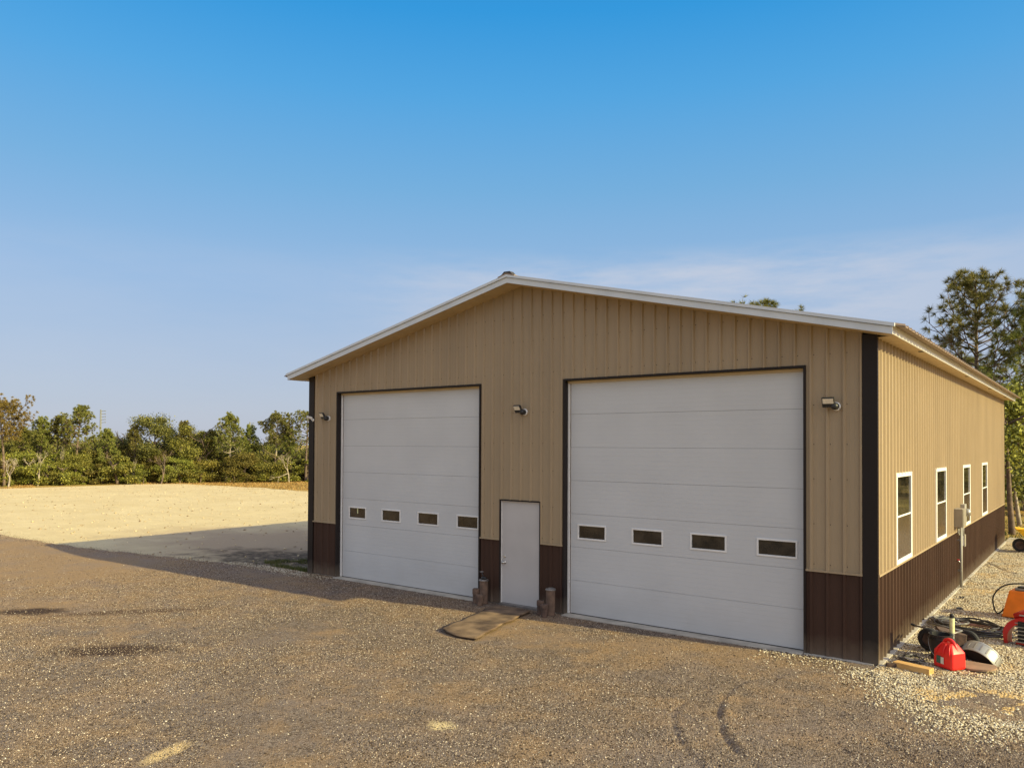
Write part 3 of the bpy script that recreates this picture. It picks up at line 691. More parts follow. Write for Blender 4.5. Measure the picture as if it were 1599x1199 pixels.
# soffits
OF, OE = .4386, .294
zr = lambda x, d=0: 5.985-SL*abs(x-XM)+d
mb = MB(); y0 = -OF
for sgn in (1, -1):                                   # raked front and rear soffits, with panel grooves
    for (ya, yb) in ((y0, .0), (LEN, LEN+OF)):
        n = 40
        for i in range(n):
            xa = XM+sgn*(6.156+OE)*i/n; xb = XM+sgn*((6.156+OE)*(i+1)/n-.006)
            mb.box((0, 0, 0), (1, 1, 1), Matrix.Identity(4)) if False else mb.faces([(xa, ya+.01, zr(xa)), (xb, ya+.01, zr(xb)), (xb, yb, zr(xb)), (xa, yb, zr(xa)), (xa, ya+.01, zr(xa, .01)), (xb, ya+.01, zr(xb, .01)), (xb, yb, zr(xb, .01)), (xa, yb, zr(xa, .01))], [(0,1,2,3),(4,5,6,7),(0,1,5,4),(1,2,6,5),(2,3,7,6),(3,0,4,7)])
    n = 88; xa = XM+sgn*(6.156-.0); xb = XM+sgn*(6.156+OE-.01)
    for i in range(n):
        ya = (LEN)*i/n+.001; yb = LEN*(i+1)/n-.006
        mb.box((min(xa, xb), ya, HE-.012), (max(xa, xb), yb, HE-.002))
mb.build('soffit', M['soffit'], B)
# little black clips under the side soffit
for yy in (2.0, 7.3, 11.6, 15.6): MB().box((XC+.19, yy, HE-.022), (XC+.27, yy+.10, HE-.0125)).build('soffit_clip', M['black'], B)
# fascia: rakes in two steps, plus the side fascias
def rake(ya, yb, d0, d1, ext=0.0, nm='fascia'):
    mb = MB()
    for sgn in (1, -1):
        xe = XM+sgn*(6.156+OE+ext)
        P = [(XM, ya, zr(XM, d0)), (xe, ya, zr(xe, d0)), (xe, ya, zr(xe, d1)), (XM, ya, zr(XM, d1))]
        Q = [(p[0], yb, p[2]) for p in P]
        mb.faces(P+Q, [(0,1,2,3),(7,6,5,4),(0,4,5,1),(1,5,6,2),(2,6,7,3),(3,7,4,0)])
    mb.build(nm, M['fascia'], B)
rake(-OF, -OF+.02, .0, .098); rake(-OF-.026, -OF+.02, .1035, .15, .03, 'rake_trim'); rake(LEN+OF-.02, LEN+OF, .0, .15)
for sgn in (1, -1):
    xa = XM+sgn*(6.156+OE); xb = xa-sgn*.02
    MB().box((min(xa, xb), -OF+.021, HE-.03), (max(xa, xb), LEN+OF-.021, HE+.105)).build('fascia', M['white'], B)
# roof panels with ribs running down the slope
mb = MB(); th = .012; ov = OE+.15
pr = [(p, h) for p, h in ribprof(-OF+.02, LEN+OF-.02, .05)]
for sgn in (1, -1):
    xe = XM+sgn*(6.156+ov)
    for (s0, h0), (s1, h1) in zip(pr[:-1], pr[1:]):
        A = lambda x, s, h: (x, s, zr(x, .128)+h)
        P = [A(XM, s0, h0), A(XM, s1, h1), A(xe, s1, h1), A(xe, s0, h0)]
        Q = [(p[0], p[1], p[2]-th) for p in P]
        mb.faces(P+Q, [(0,1,2,3),(7,6,5,4),(3,2,6,7)])
rf = mb.build('roof', M['roof'], B)
mb = MB()
for sgn in (1, -1):
    P = [(XM-sgn*.0, -OF-.03, zr(XM, .175)), (XM+sgn*.19, -OF-.03, zr(XM+.19, .165)), (XM+sgn*.19, LEN+OF, zr(XM+.19, .165)), (XM, LEN+OF, zr(XM, .185))]
    Q = [(p[0], p[1], p[2]-.02) for p in P]
    mb.faces(P+Q, [(0,1,2,3),(7,6,5,4),(0,4,5,1),(3,2,6,7),(1,5,6,2)])
mb.build('ridge_cap', M['roof'], rf)
mb = MB(); mb.faces([(XM-.17, -OF-.02, zr(XM+.17, .14)), (XM+.17, -OF-.02, zr(XM+.17, .14)), (XM+.08, -OF-.02, zr(XM, .20)), (XM-.05, -OF-.02, zr(XM, .205)), (XM-.17, -OF+.1, zr(XM+.17, .14)), (XM+.17, -OF+.1, zr(XM+.17, .14)), (XM+.08, -OF+.1, zr(XM, .20)), (XM-.05, -OF+.1, zr(XM, .205))], [(0,1,2,3),(7,6,5,4),(3,2,6,7),(0,3,7,4),(1,5,6,2)])
mb.build('ridge_closure', M['cap'], rf)

# ------------------------------------------------------------------ wall lights, camera, electrics
def flood(loc, turn, label):
    t = thing('flood_light', label, 'flood light', loc, 0, 'flood lights on the front wall')
    mt = Matrix.Translation((.05, -.0, -.03)) @ Matrix.Rotation(R(90), 4, 'X')
    MB().lathe([(.062, .0), (.062, .028), (.055, .034), (0, .034)], 24, mt).build('mount_plate', M['white'], t, smooth=False)
    mt = Matrix.Translation((.045, -.034, -.03)) @ Matrix.Rotation(R(90), 4, 'X')
    MB().lathe([(.05, 0), (.052, .05), (.044, .085), (.02, .10), (0, .10)], 24, mt).build('motion_sensor', M['black'], t, smooth=True)
    H = Matrix.Translation((-.03, -.13, .035)) @ Matrix.Rotation(R(turn), 4, 'Z') @ Matrix.Rotation(R(28), 4, 'X')
    mb = MB(); mb.box((-.085, -.018, -.085), (.085, .022, .065), H); mb.tube([H @ Vector((.03, .01, -.07)), (.045, -.07, -.03)], .016, 8)
    hd = mb.build('lamp_head', M['black'], t, bevel=.006)
    MB().box((-.072, -.0215, -.022), (.072, -.0185, .055), H).build('lens', M['lens'], hd)
    mb = MB()
    for i in range(6): mb.box((-.075+i*.028, .0225, -.07), (-.069+i*.028, .034, .05), H)
    mb.build('cooling_fin', M['black'], hd)
    return t
flood((-3.955, 0, 3.64), -12, 'black flood light on the front wall left of the left door')
flood((1.645, 0, 3.66), -8, 'black flood light on the front wall between the two overhead doors')
flood((7.165, 0, 3.62), 4, 'black flood light on the front wall right of the right door')
t = thing('security_camera', 'small white security camera on the left corner trim', 'camera', (-4.46, -.03, 3.62))
MB().lathe([(.034, 0), (.034, .014), (.02, .02), (.012, .05), (0, .05)], 18, Matrix.Translation((.03, 0, -.04)) @ Matrix.Rotation(R(90), 4, 'X')).build('mount', M['white'], t)
H = Matrix.Translation((-.01, -.075, .015)) @ Matrix.Rotation(R(-20), 4, 'Z') @ Matrix.Rotation(R(78), 4, 'X')
MB().lathe([(.026, -.06), (.032, -.05), (.032, .07), (.028, .078), (0, .078)], 18, H).build('housing', M['white'], t)
MB().lathe([(.022, .0785), (.022, .081), (0, .081)], 16, H).build('lens', M['black'], t)
t = thing('breaker_box', 'taupe electrical breaker box on the side wall above the conduit', 'electrical box', (XC+.02, 6.9, 1.33))
MB().box((0, 0, .02), (.17, .42, .40)).build('cabinet', M['ebox'], t, bevel=.008)
MB().box((.171, .012, .03), (.180, .408, .39)).build('cover', M['ebox'], t, bevel=.003)
MB().tube([(.06, .2, .02), (.06, .2, -.12), (.06, .32, -.16)], .02, 10).build('fitting', M['conduit'], t, smooth=True)
t = thing('conduit', 'pale grey conduit pipe running down the side wall below the breaker box', 'conduit', (XC+.085, 7.45, .02))
MB().tube([(0, 0, -.03), (0, 0, 1.38)], .030, 14).build('pipe', M['conduit'], t, smooth=True)
for z in (.35, 1.0): MB().box((-.06, -.06, z), (.0, .06, z+.03)).build('strap', M['steel'], t)
MB().lathe([(.038, 0), (.038, .07), (.031, .08)], 14, Matrix.Translation((0, 0, 1.30))).build('coupling', M['conduit'], t)
t = thing('electric_meter', 'round glass electric meter on a pale socket box beside the third side window', 'electric meter', (XC+.02, 7.86, 1.25))
MB().box((0, 0, .08), (.09, .28, .52)).build('socket_box', M['conduit'], t, bevel=.008)
MB().lathe([(.085, 0), (.085, .05), (.07, .09), (0, .10)], 20, Matrix.Translation((.09, .14, .34)) @ Matrix.Rotation(R(90), 4, 'Y')).build('meter_dome', M['alu'], t, smooth=True)
MB().tube([(.05, .05, .08), (.05, .05, -.18)], .018, 8).build('pipe', M['conduit'], t, smooth=True)
t = thing('disconnect_box', 'small grey disconnect box low on the side wall right of the conduit', 'electrical box', (XC+.02, 7.85, .85))
MB().box((0, 0, 0), (.09, .17, .26)).build('cabinet', M['ebox'], t, bevel=.006)
MB().box((.02, -.012, .02), (.07, -.001, .24)).build('side_flange', M['white'], t)
t = thing('faucet', 'small outdoor tap on the brown wall beside the conduit', 'tap', (XC+.02, 7.15, .62))
MB().tube([(0, 0, 0), (.06, 0, 0), (.085, 0, -.03)], [.014, .016, .012], 8).build('spout', M['chrome'], t, smooth=True)
MB().lathe([(.024, 0), (.028, .006), (.024, .012), (0, .012)], 10, Matrix.Translation((.05, 0, .02))).build('handle', M['redp'], t)

# ------------------------------------------------------------------ rusty pipe posts by the entry door
def pot(name, label, loc, r, h, style, m='rust'):
    t = thing(name, label, 'iron post', loc, 0, 'rusty iron pipe pieces beside the entry door')
    if style == 'tall':
        MB().lathe([(r, 0), (r*1.0, h*.02), (r*.98, h*.5), (r, h*.93)], 28).build('pipe', M[m], t, smooth=False)
        MB().lathe([(r*1.0, h*.93), (r*1.16, h*.935), (r*1.16, h*.965), (r*1.02, h*.99), (r*.85, h), (r*.82, h*.93), (0, h*.93)], 28).build('flange', M['steel'], t)
    elif style == 'collar':
        MB().lathe([(r*.95, 0), (r*.95, h*.62), (r*1.06, h*.64), (r*1.06, h*.95), (r*.98, h), (r*.8, h), (r*.8, h*.8), (0, h*.8)], 26).build('pipe', M[m], t)
    else:
        MB().lathe([(r*.82, 0), (r*.9, h*.4), (r*.95, h*.68), (r*1.1, h*.70), (r*1.1, h*.92), (r*1.0, h), (r*.55, h*1.02), (.02, h*1.0)], 26).build('pipe', M[m], t)
    return t
P1 = pot('iron_post', 'tall rusty iron post left of the entry door with junk on its cap', (.86, -.17, .01), .082, .46, 'tall')
pot('iron_post', 'short rusty iron post with collar, leftmost beside the left overhead door', (.72, -.23, .01), .066, .27, 'collar')
pot('iron_post', 'short rusty capped iron post in front of the tall left post', (.93, -.37, .01), .066, .20, 'cap')
pot('iron_post', 'tall rusty iron post with pale flange right of the entry door', (2.42, -.20, .01), .082, .47, 'tall')
pot('iron_post', 'short rusty iron post with yellowish top just left of the right tall post', (2.27, -.30, .01), .063, .25, 'collar', 'rustd')
pot('iron_post', 'short dark rusty capped iron post in front of the right tall post', (2.44, -.42, .01), .064, .22, 'cap', 'rustd')
# junk piece lying on the left post
t = thing('valve', 'dark iron valve piece lying on top of the tall left post', 'iron valve', (.86, -.17, .462))
MB().tube([(-.06, .02, .02), (0, 0, .03), (.06, -.01, .025)], [.024, .03, .022], 10).build('valve_body', M['black'], t, smooth=True)
MB().tube([(0, 0, .05), (-.03, 0, .09), (-.05, .0, .14)], [.012, .01, .014], 8).build('stem', M['black'], t, smooth=True)
MB().tube([(-.05+.035*math.cos(q), .035*math.sin(q), .14) for q in [i*math.pi/6 for i in range(12)]], .007, 6, closed=True).build('hand_wheel', M['steel'], t)

# mat
n1, n2 = 14, 30; V = []
for i in range(n2+1):
    for j in range(n1+1):
        s = i/n2; q = j/n1
        p = (Vector((1.26, -.36)).lerp(Vector((1.70, -2.28)), s)).lerp(Vector((2.04, -.28)).lerp(Vector((2.56, -2.42)), s), q)
        px, py = p.x, p.y
        if s > .85: py -= .10*math.sin(q*math.pi)*(s-.85)/.15
        zz = float(hz(np.array(px), np.array(py)))+.030+.004*math.sin(s*9+q*2)+.003*math.sin(q*11+s*17)+.018*max(0, s-.9)*10*(q < .2)
        V.append((px+.012*math.sin(s*21)+.008*math.sin(s*57), py, zz))
F = [(i*(n1+1)+j, i*(n1+1)+j+1, (i+1)*(n1+1)+j+1, (i+1)*(n1+1)+j) for i in range(n2) for j in range(n1)]
mb = MB(); mb.faces(V, F); o = mb.build('floor_mat', M['mat_'], smooth=True); sm = o.modifiers.new('s', 'SOLIDIFY'); sm.thickness = .016; sm.offset = -1
tag(o, 'muddy brown rubber mat on the gravel before the entry door', 'mat')

# ------------------------------------------------------------------ things lying along the right wall
def gz_(x, y): return float(rbz(np.array(float(x)), np.array(float(y))))
# gas can
t = thing('gas_can', 'red plastic fuel can with a green and white label', 'fuel can', (8.56, .43, gz_(8.52, .42)+.01), R(-34))
mb = MB(); wx, wy = .155, .125
rings = [(0, .96, .96), (.015, 1.02, 1.02), (.03, 1.03, 1.03), (.19, 1.0, 1.0), (.205, .98, .97), (.285, .60, .55), (.30, .52, .46), (.305, .40, .36)]
vs = []; K = 24
for z, a, b in rings:
    for j in range(K):
        q = 2*math.pi*j/K; c, s_ = math.cos(q), math.sin(q); pw = .24
        vs.append((wx*a*math.copysign(abs(c)**pw, c), wy*b*math.copysign(abs(s_)**pw, s_), z))
fs = [(i*K+j, i*K+(j+1) % K, (i+1)*K+(j+1) % K, (i+1)*K+j) for i in range(len(rings)-1) for j in range(K)]
fs += [tuple(reversed(range(K))), tuple((len(rings)-1)*K+j for j in range(K))]
t.scale = (1, 1, 1.1); mb.faces(vs, fs); mb.build('body', M['red'], t, smooth=True).modifiers.new('wn', 'WEIGHTED_NORMAL')
MB().tube(crt([(-.10, 0, .23), (-.08, 0, .300), (-.03, 0, .335), (.04, 0, .33), (.085, 0, .29), (.12, 0, .21)], 5), .022, 10).build('handle', M['red'], t, smooth=True)
mb = MB()
for sx in (-.10, .02, .12): mb.tube(crt([(sx, -.134, .17), (sx*.85, -.119, .235), (sx*.6, -.07, .292)], 4), .008, 6)
mb.build('moulded_rib', M['red'], t, smooth=True)
MB().lathe([(.032, 0), (.034, .035), (.03, .04), (0, .04)], 16, Matrix.Translation((.0, .06, .30))).build('cap', M['black'], t)
MB().box((-.085, -.1385, .055), (-.018, -.135, .145)).build('label', M['labelg'], t)
MB().box((-.018, -.1385, .055), (.030, -.135, .135)).build('label', M['labelw'], t)
# bucket
t = thing('bucket', 'black plastic bucket standing behind the red fuel can', 'bucket', (8.39, .90, gz_(8.44, .9)+.005))
MB().lathe([(.125, 0), (.128, .01), (.15, .33), (.158, .335), (.158, .345), (.146, .345), (.122, .02), (0, .02)], 32).build('shell', M['black'], t, smooth=False)
MB().lathe([(.1515, .28), (.166, .282), (.166, .29), (.152, .292)], 32, cap=False).build('rim_ring', M['black'], t)
MB().tube([(.157*math.cos(q), .157*math.sin(q)-.004, .285-.24*math.sin((q-R(180))/1.0)) for q in [R(180+i*12) for i in range(16)]], .0035, 6).build('bail_handle', M['alu'], t)
# spray can sitting up in the bucket
t = thing('marker_paint_can', 'tall spray can with pale green label standing in the black bucket', 'spray can', (8.52, .97, gz_(8.44, .9)+.24))
MB().lathe([(.030, 0), (.030, .13), (.026, .136)], 20).build('can', M['alu'], t)
MB().lathe([(.033, .131), (.033, .33), (.028, .34)], 20).build('label', M['label'], t)
MB().lathe([(.031, .341), (.031, .385), (.022, .40), (0, .40)], 20).build('cap', M['black'], t)
# wheel leaning behind bucket
t = thing('hand_truck', 'dark upturned hand truck with rubber wheels behind the bucket', 'hand truck', (8.38, 1.48, gz_(8.38, 1.48)))
def wheel(mt, r, w_, par, hub='rustd'):
    wv = MB().lathe([(r*.62, -w_/2), (r*.9, -w_/2), (r, -w_*.3), (r, w_*.3), (r*.9, w_/2), (r*.62, w_/2), (r*.62, -w_/2)], 30, mt, cap=False).build('wheel', M['rubber'], par, smooth=False)
    MB().lathe([(.015, -w_*.4), (.05, -w_*.45), (.055, -w_*.15), (r*.6, -w_*.12), (r*.63, -w_*.35), (r*.63, w_*.35), (r*.6, w_*.12), (.055, w_*.15), (.05, w_*.45), (.0, w_*.45)], 26, mt).build('rim', M[hub], wv)
    return wv
wheel(Matrix.Translation((-.18, -.26, .17)) @ Matrix.Rotation(R(72), 4, 'Z') @ Matrix.Rotation(R(84), 4, 'Y'), .17, .075, t)
wheel(Matrix.Translation((.28, .02, .17)) @ Matrix.Rotation(R(72), 4, 'Z') @ Matrix.Rotation(R(88), 4, 'Y'), .15, .07, t)
MB().tube([(-.18, -.26, .17), (.28, .02, .17)], .012, 8).build('axle', M['steel'], t)
MB().box((-.17, -.16, .02), (.20, .10, .30), Matrix.Rotation(R(18), 4, 'Z') @ Matrix.Rotation(R(8), 4, 'Y')).build('deck', M['rustd'], t, bevel=.01)
mb = MB(); mb.tube([(-.42, -.02, .30), (.08, -.22, .28)], .014, 8); mb.tube([(-.28, .22, .32), (.20, .02, .30)], .014, 8); mb.tube([(.08, -.22, .28), (.20, .02, .30)], .012, 8)
mb.build('frame_bar', M['steel'], t, smooth=True)
MB().tube([(-.47, 0, .31), (-.42, -.02, .30)], .02, 8).build('grip', M['rubber'], t)
# green tape measure / spool
t = thing('cord_spool', 'small black spool with bright green hub right of the spray can', 'spool', (8.68, 1.12, gz_(8.6, 1.0)+.01))
H = Matrix.Translation((0, 0, .095)) @ Matrix.Rotation(R(15), 4, 'Z') @ Matrix.Rotation(R(80), 4, 'X')
MB().lathe([(.03, -.035), (.095, -.035), (.095, -.02), (.05, -.02), (.05, .02), (.095, .02), (.095, .035), (.03, .035)], 24, H).build('reel', M['black'], t)
MB().lathe([(.0, -.045), (.036, -.045), (.036, .045), (0, .045)], 18, H).build('hub', M['green'], t)
# aluminium half drum
t = thing('wheel_drum', 'slotted silver aluminium drum lying on its side with dark hollow', 'metal drum', (8.82, 1.02, gz_(8.8, 1.0)), R(-22))
mb = MB(); ro, ri, h = .255, .242, .19
H = Matrix.Translation((0, .06, .03)) @ Matrix.Rotation(R(122), 4, 'X')
nseg = 40
prof = [(ri, -h/2), (ro, -h/2), (ro+.004, -h/2+.02), (ro, -h/2+.03), (ro, h/2-.03), (ro+.004, h/2-.02), (ro, h/2), (ri, h/2), (ri, -h/2)]
mb.lathe(prof, nseg, H, cap=False, a0=R(-8), a1=R(188))
mb.build('band', M['alu'], t, smooth=False)
mb = MB()
for q in range(12, 180, 19):
    Hm = H @ Matrix.Rotation(R(q), 4, 'Z'); mb.box((ro-.002, -.008, -.05), (ro+.006, .008, .05), Hm)
mb.build('slot_fin', M['steel'], t)
MB().lathe([(ri-.002, h/2-.05), (.0, h/2-.04)], nseg, H, cap=False, a0=R(-8), a1=R(188)).build('back_plate', M['black'], t)
MB().tube([H @ Vector((0, .0, -.02)), H @ Vector((0, ri-.01, -.02))], .016, 8).build('spoke', M['wooddark'], t)
# brown board disc
mb = MB(); K = 28; pts = [( .27*math.cos(q)*(1 if math.sin(q) < .6 else .97), .19*max(-1.0, min(.62, math.sin(q)))) for q in [2*math.pi*i/K for i in range(K)]]
mb.faces([(a, b, 0) for a, b in pts]+[(a, b, .022) for a, b in pts], [tuple(reversed(range(K))), tuple(range(K, 2*K))]+[(i, (i+1) % K, K+(i+1) % K, K+i) for i in range(K)])
o = mb.build('board', M['plate']); o.location = (8.84, .60, gz_(8.84, .6)+.045); o.rotation_euler = (R(6), R(-3), R(-18)); tag(o, 'flat brown rounded board lying before the silver drum', 'board')
# hose coil
def coil(name, cx, cy, loops, m, label, seed, rx=.66, ry=.52, ang=-.55, z0=.02):
    rr = random.Random(seed); pts = []
    for L in range(loops):
        ax = rx*(.62+.42*rr.random()); ay = ry*(.6+.45*rr.random()); ox, oy = rr.uniform(-.09, .09), rr.uniform(-.05, .05); ph = rr.uniform(-.3, .3)
        for i in range(20):
            q = 2*math.pi*i/20+ph; x = ax*math.cos(q)+ox; y = ay*math.sin(q)+oy
            X = cx+x*math.cos(ang)-y*math.sin(ang); Y = cy+x*math.sin(ang)+y*math.cos(ang)
            pts.append((X, Y, gz_(X, Y)+z0+.012*L*rr.uniform(.6, 1)))
    o = MB().tube(crt(pts, 2), .0115, 7).build(name, M[m], smooth=True); tag(o, label, 'hose'); return o
coil('hose', 8.50, 3.12, 11, 'hose', 'coiled black hose heaped on white rock behind the bucket', 3)
coil('hose', 8.56, 3.08, 3, 'hoseb', 'worn reddish hose coiled in with the black hose', 5, .5, .3, -.5, .05)
coil('hose', 8.12, 3.35, 5, 'steel', 'grey cable loops at the wall end of the hose heap', 8, .30, .26, -.4, .06)
# cable and bracket heap by the corner
pts = []
rr = random.Random(4)
for i in range(26): q = i*.75; pts.append((8.08+.16*math.cos(q)*(.6+.5*rr.random()), .52+.2*math.sin(q)*(.6+.5*rr.random()), gz_(8.1, .5)+.02+.03*rr.random()))
t = thing('cable_heap', 'small heap of dark cable and grey brackets by the building corner', 'cable heap', (0, 0, 0))
MB().tube(crt(pts, 4), .0075, 6).build('cable', M['hose'], t, smooth=True)
mb = MB()
for (x_, y_, a_, l_) in ((8.15, .38, .5, .30), (8.20, .46, 1.1, .26), (8.02, .60, 2.2, .2)):
    mb.box((-l_/2, -.018, 0), (l_/2, .018, .012), Matrix.Translation((x_, y_, gz_(x_, y_)+.05)) @ Matrix.Rotation(a_, 4, 'Z') @ Matrix.Rotation(.25, 4, 'Y'))
mb.build('bracket', M['alu'], t)
# timber offcut
t = thing('timber_offcut', 'short yellow timber offcut lying by the building corner', 'timber', (8.18, .02, gz_(8.18, 0)+.005), R(-15))
MB().box((-.235, -.07, 0), (.245, .07, .075)).build('beam', M['wood'], t, bevel=.004)
t = thing('wood_block', 'small dark burnt wood block against the yellow timber', 'wood block', (7.93, .0, gz_(7.93, 0)+.005), R(30))
MB().box((-.075, -.03, 0), (.07, .03, .045)).build('block', M['wooddark'], t, bevel=.006)
# small debris
for (x_, y_, s_, lb) in ((8.12, 4.9, .06, 'dark scrap lying on the white rock near the conduit'), (8.0, 6.1, .045, 'tiny dark scrap lying at the wall foot near the conduit')):
    mb = MB()
    for i in range(4): mb.tube(crt([(rr.uniform(-s_, s_), rr.uniform(-s_, s_), .01+.02*rr.random()) for _ in range(4)], 4), .008, 5)
    o = mb.build('scrap', M['hose']); o.location = (x_, y_, gz_(x_, y_)+.01); tag(o, lb, 'scrap')
# orange machine
t = thing('orange_generator', 'orange sheet metal machine with black top and cable loop at right edge', 'machine', (9.05, 4.75, gz_(9.05, 4.75)), R(-8))
mb = MB()
pr_ = [(-.22, .02), (.5, .02), (.5, .50), (-.10, .50)]
mb.faces([(x_, -.22, z_) for x_, z_ in pr_]+[(x_, .22, z_) for x_, z_ in pr_], [(0,1,2,3),(7,6,5,4),(0,4,5,1),(1,5,6,2),(2,6,7,3),(3,7,4,0)])
mb.build('housing', M['orange'], t, bevel=.02)
MB().box((-.02, -.20, .502), (.48, .18, .55)).build('top_cover', M['steel'], t, bevel=.012)
MB().tube([(.02, -.17, .56), (.44, -.17, .56)], .02, 8).build('handle', M['black'], t, smooth=True)
MB().tube(crt([(.45, .0, .56), (.1, .05, .60), (-.22, .02, .54), (-.38, -.05, .34), (-.36, -.08, .12), (-.30, -.10, .05), (-.22, -.1, .12), (-.15, -.1, .22)], 6), .013, 8).build('cable', M['rubber'], t, smooth=True)
MB().box((.05, -.2215, .30), (.32, -.2205, .42)).build('side_panel', M['orange'], t)
# red machine
t = thing('red_blower', 'red machine with curved guard and silver slats at right edge', 'machine', (9.30, 2.55, gz_(9.3, 2.55)), R(-12))
mb = MB()
arc = crt([(-.24, -.02, .02), (-.245, -.02, .20), (-.17, 0, .34), (-.02, 0, .42), (.2, 0, .44)], 6)
for i in range(len(arc)-1):
    a, b = arc[i], arc[i+1]; wa = .045+.05*i/len(arc); wb = .045+.05*(i+1)/len(arc)
    def ring(p, w_): return [(p.x-w_*.55, p.y-.11, p.z-w_*.2), (p.x+w_*.55, p.y-.11, p.z-w_*.9), (p.x+w_*.55, p.y+.11, p.z-w_*.9), (p.x-w_*.55, p.y+.11, p.z-w_*.2)]
    mb.faces(ring(a, wa)+ring(b, wb), [(0,1,5,4),(1,2,6,5),(2,3,7,6),(3,0,4,7)]+([(3,2,1,0)] if i == 0 else []))
mb.build('guard', M['redp'], t, smooth=False)
mb = MB()
for i in range(6): mb.box((-.12, -.16+i*.008, .05+i*.055), (.4, .16, .062+i*.055))
mb.build('slat', M['alu'], t)
MB().box((-.10, -.14, .02), (.4, .14, .045)).build('base', M['redp'], t)
MB().box((-.08, -.12, .045), (.4, .13, .36)).build('core', M['rubber'], t)
MB().tube([(-.16, .02, .40), (.0, .03, .47), (.3, .03, .50)], [.05, .075, .08], 14).build('motor', M['redp'], t, smooth=True)
MB().box((-.06, -.12, .445), (.3, -.10, .462)).build('chrome_strip', M['alu'], t)
# wheelbarrow
t = thing('wheelbarrow', 'yellow wheelbarrow with black wheel standing at the far right edge', 'wheelbarrow', (8.66, 15.2, gz_(8.66, 15.2)), R(8))
mb = MB(); top = [(-.42, -.33, .66), (.62, -.36, .60), (.62, .36, .60), (-.42, .33, .66)]; bot = [(-.10, -.2, .34), (.42, -.22, .30), (.42, .22, .30), (-.10, .2, .34)]
mb.faces(top+bot, [(0,1,5,4),(1,2,6,5),(2,3,7,6),(3,0,4,7),(4,5,6,7)])
o = mb.build('tray', M['yellow'], t, smooth=False); q_ = o.modifiers.new('s', 'SOLIDIFY'); q_.thickness = .012
MB().tube(top, .014, 8, closed=True).build('tray_rim', M['yellow'], t, smooth=True)
wheel(Matrix.Translation((-.32, 0, .19)) @ Matrix.Rotation(R(90), 4, 'X'), .19, .09, t)
for s_ in (-1, 1):
    MB().tube(crt([(-.34, s_*.07, .19), (-.05, s_*.14, .30), (.5, s_*.24, .34), (1.0, s_*.28, .56)], 5), .018, 8).build('handle', M['black'], t, smooth=True)
    MB().tube(crt([(.25, s_*.19, .30), (.32, s_*.2, .02), (.48, s_*.2, .02), (.55, s_*.22, .33)], 5), .013, 8).build('leg', M['black'], t, smooth=True)

# ------------------------------------------------------------------ trees
def unit(n):
    v = rng.standard_normal((n, 3)); return v/np.linalg.norm(v, axis=1, keepdims=True)
def leafmesh(name, C, size, m, parent, flat=.0):
    """rhombic leaf cards centred at C"""
    n = len(C); a = unit(n); b = unit(n); b = b-a*(a*b).sum(1, keepdims=True); b /= np.linalg.norm(b, axis=1, keepdims=True)
    s = (size*(.6+.8*rng.random(n)))[:, None]
    V = np.stack([C-a*s, C+b*s*.55, C+a*s, C-b*s*.55], 1).reshape(-1, 3)
    return npmesh(name, V, np.arange(n*4).reshape(-1, 4), m, parent)
def clumps_crown(rx, ry, z0, z1, nb, nl, lobe=.42):
    C = []
    for i in range(nb):
        q = rng.random()*6.283; t_ = rng.random(); rad = math.sin(math.pi*(.18+.72*t_))**.7*(.35+.6*rng.random())
        c = np.array([rx*rad*math.cos(q), ry*rad*math.sin(q), z0+(z1-z0)*t_]); r = lobe*(z1-z0)*.42*(.45+.95*rng.random())
        k = nl//nb; u = unit(k); rr_ = r*(.25+.75*rng.random(k)**.5+.22*rng.standard_normal(k))
        C.append(c+u*rr_[:, None]*np.array([1.25, 1.25, .8]))
    return np.concatenate(C)
def trunkmesh(name, h, r, m, parent, limbs=5, spread=.5, lean=.1, fork=.45):
    mb = MB(); lx, ly = rng.normal(0, lean, 2)
    P = [(0, 0, -.1), (lx*.3, ly*.3, h*.3), (lx*.8+rng.normal(0, .05), ly*.8, h*.65), (lx, ly, h)]
    C = crt(P, 4); mb.tube(C, [r*(1-.75*i/(len(C)-1)) for i in range(len(C))], 7)
    for i in range(limbs):
        k = int(len(C)*(fork+(.95-fork)*rng.random())); k = min(k, len(C)-1); b = C[k]; q = rng.random()*6.283; L_ = h*spread*(.5+.6*rng.random())
        e_ = b+Vector((math.cos(q)*L_, math.sin(q)*L_, L_*.8)); mid = b.lerp(e_, .5)+Vector((rng.normal(0, .1), rng.normal(0, .1), -.05*L_))
        mb.tube(crt([b, mid, e_], 3), [r*.45, r*.4, r*.36, r*.3, r*.24, r*.18, r*.08], 5)
    return mb.build(name, m, parent, smooth=True)

def scrub(label, m, h, rx, nb, nl, size, tr='bark', group='scrub trees of the left tree line', low=.08, limbs=6):
    t = thing('scrub_tree', label, 'tree', (0, 0, 0), 0, group)
    trunkmesh('trunk', h*.8, .06+.012*h, M[tr], t, limbs, .35, .25)
    leafmesh('crown', clumps_crown(rx, rx, h*low, h*.9, nb, nl), size, m, t); return t

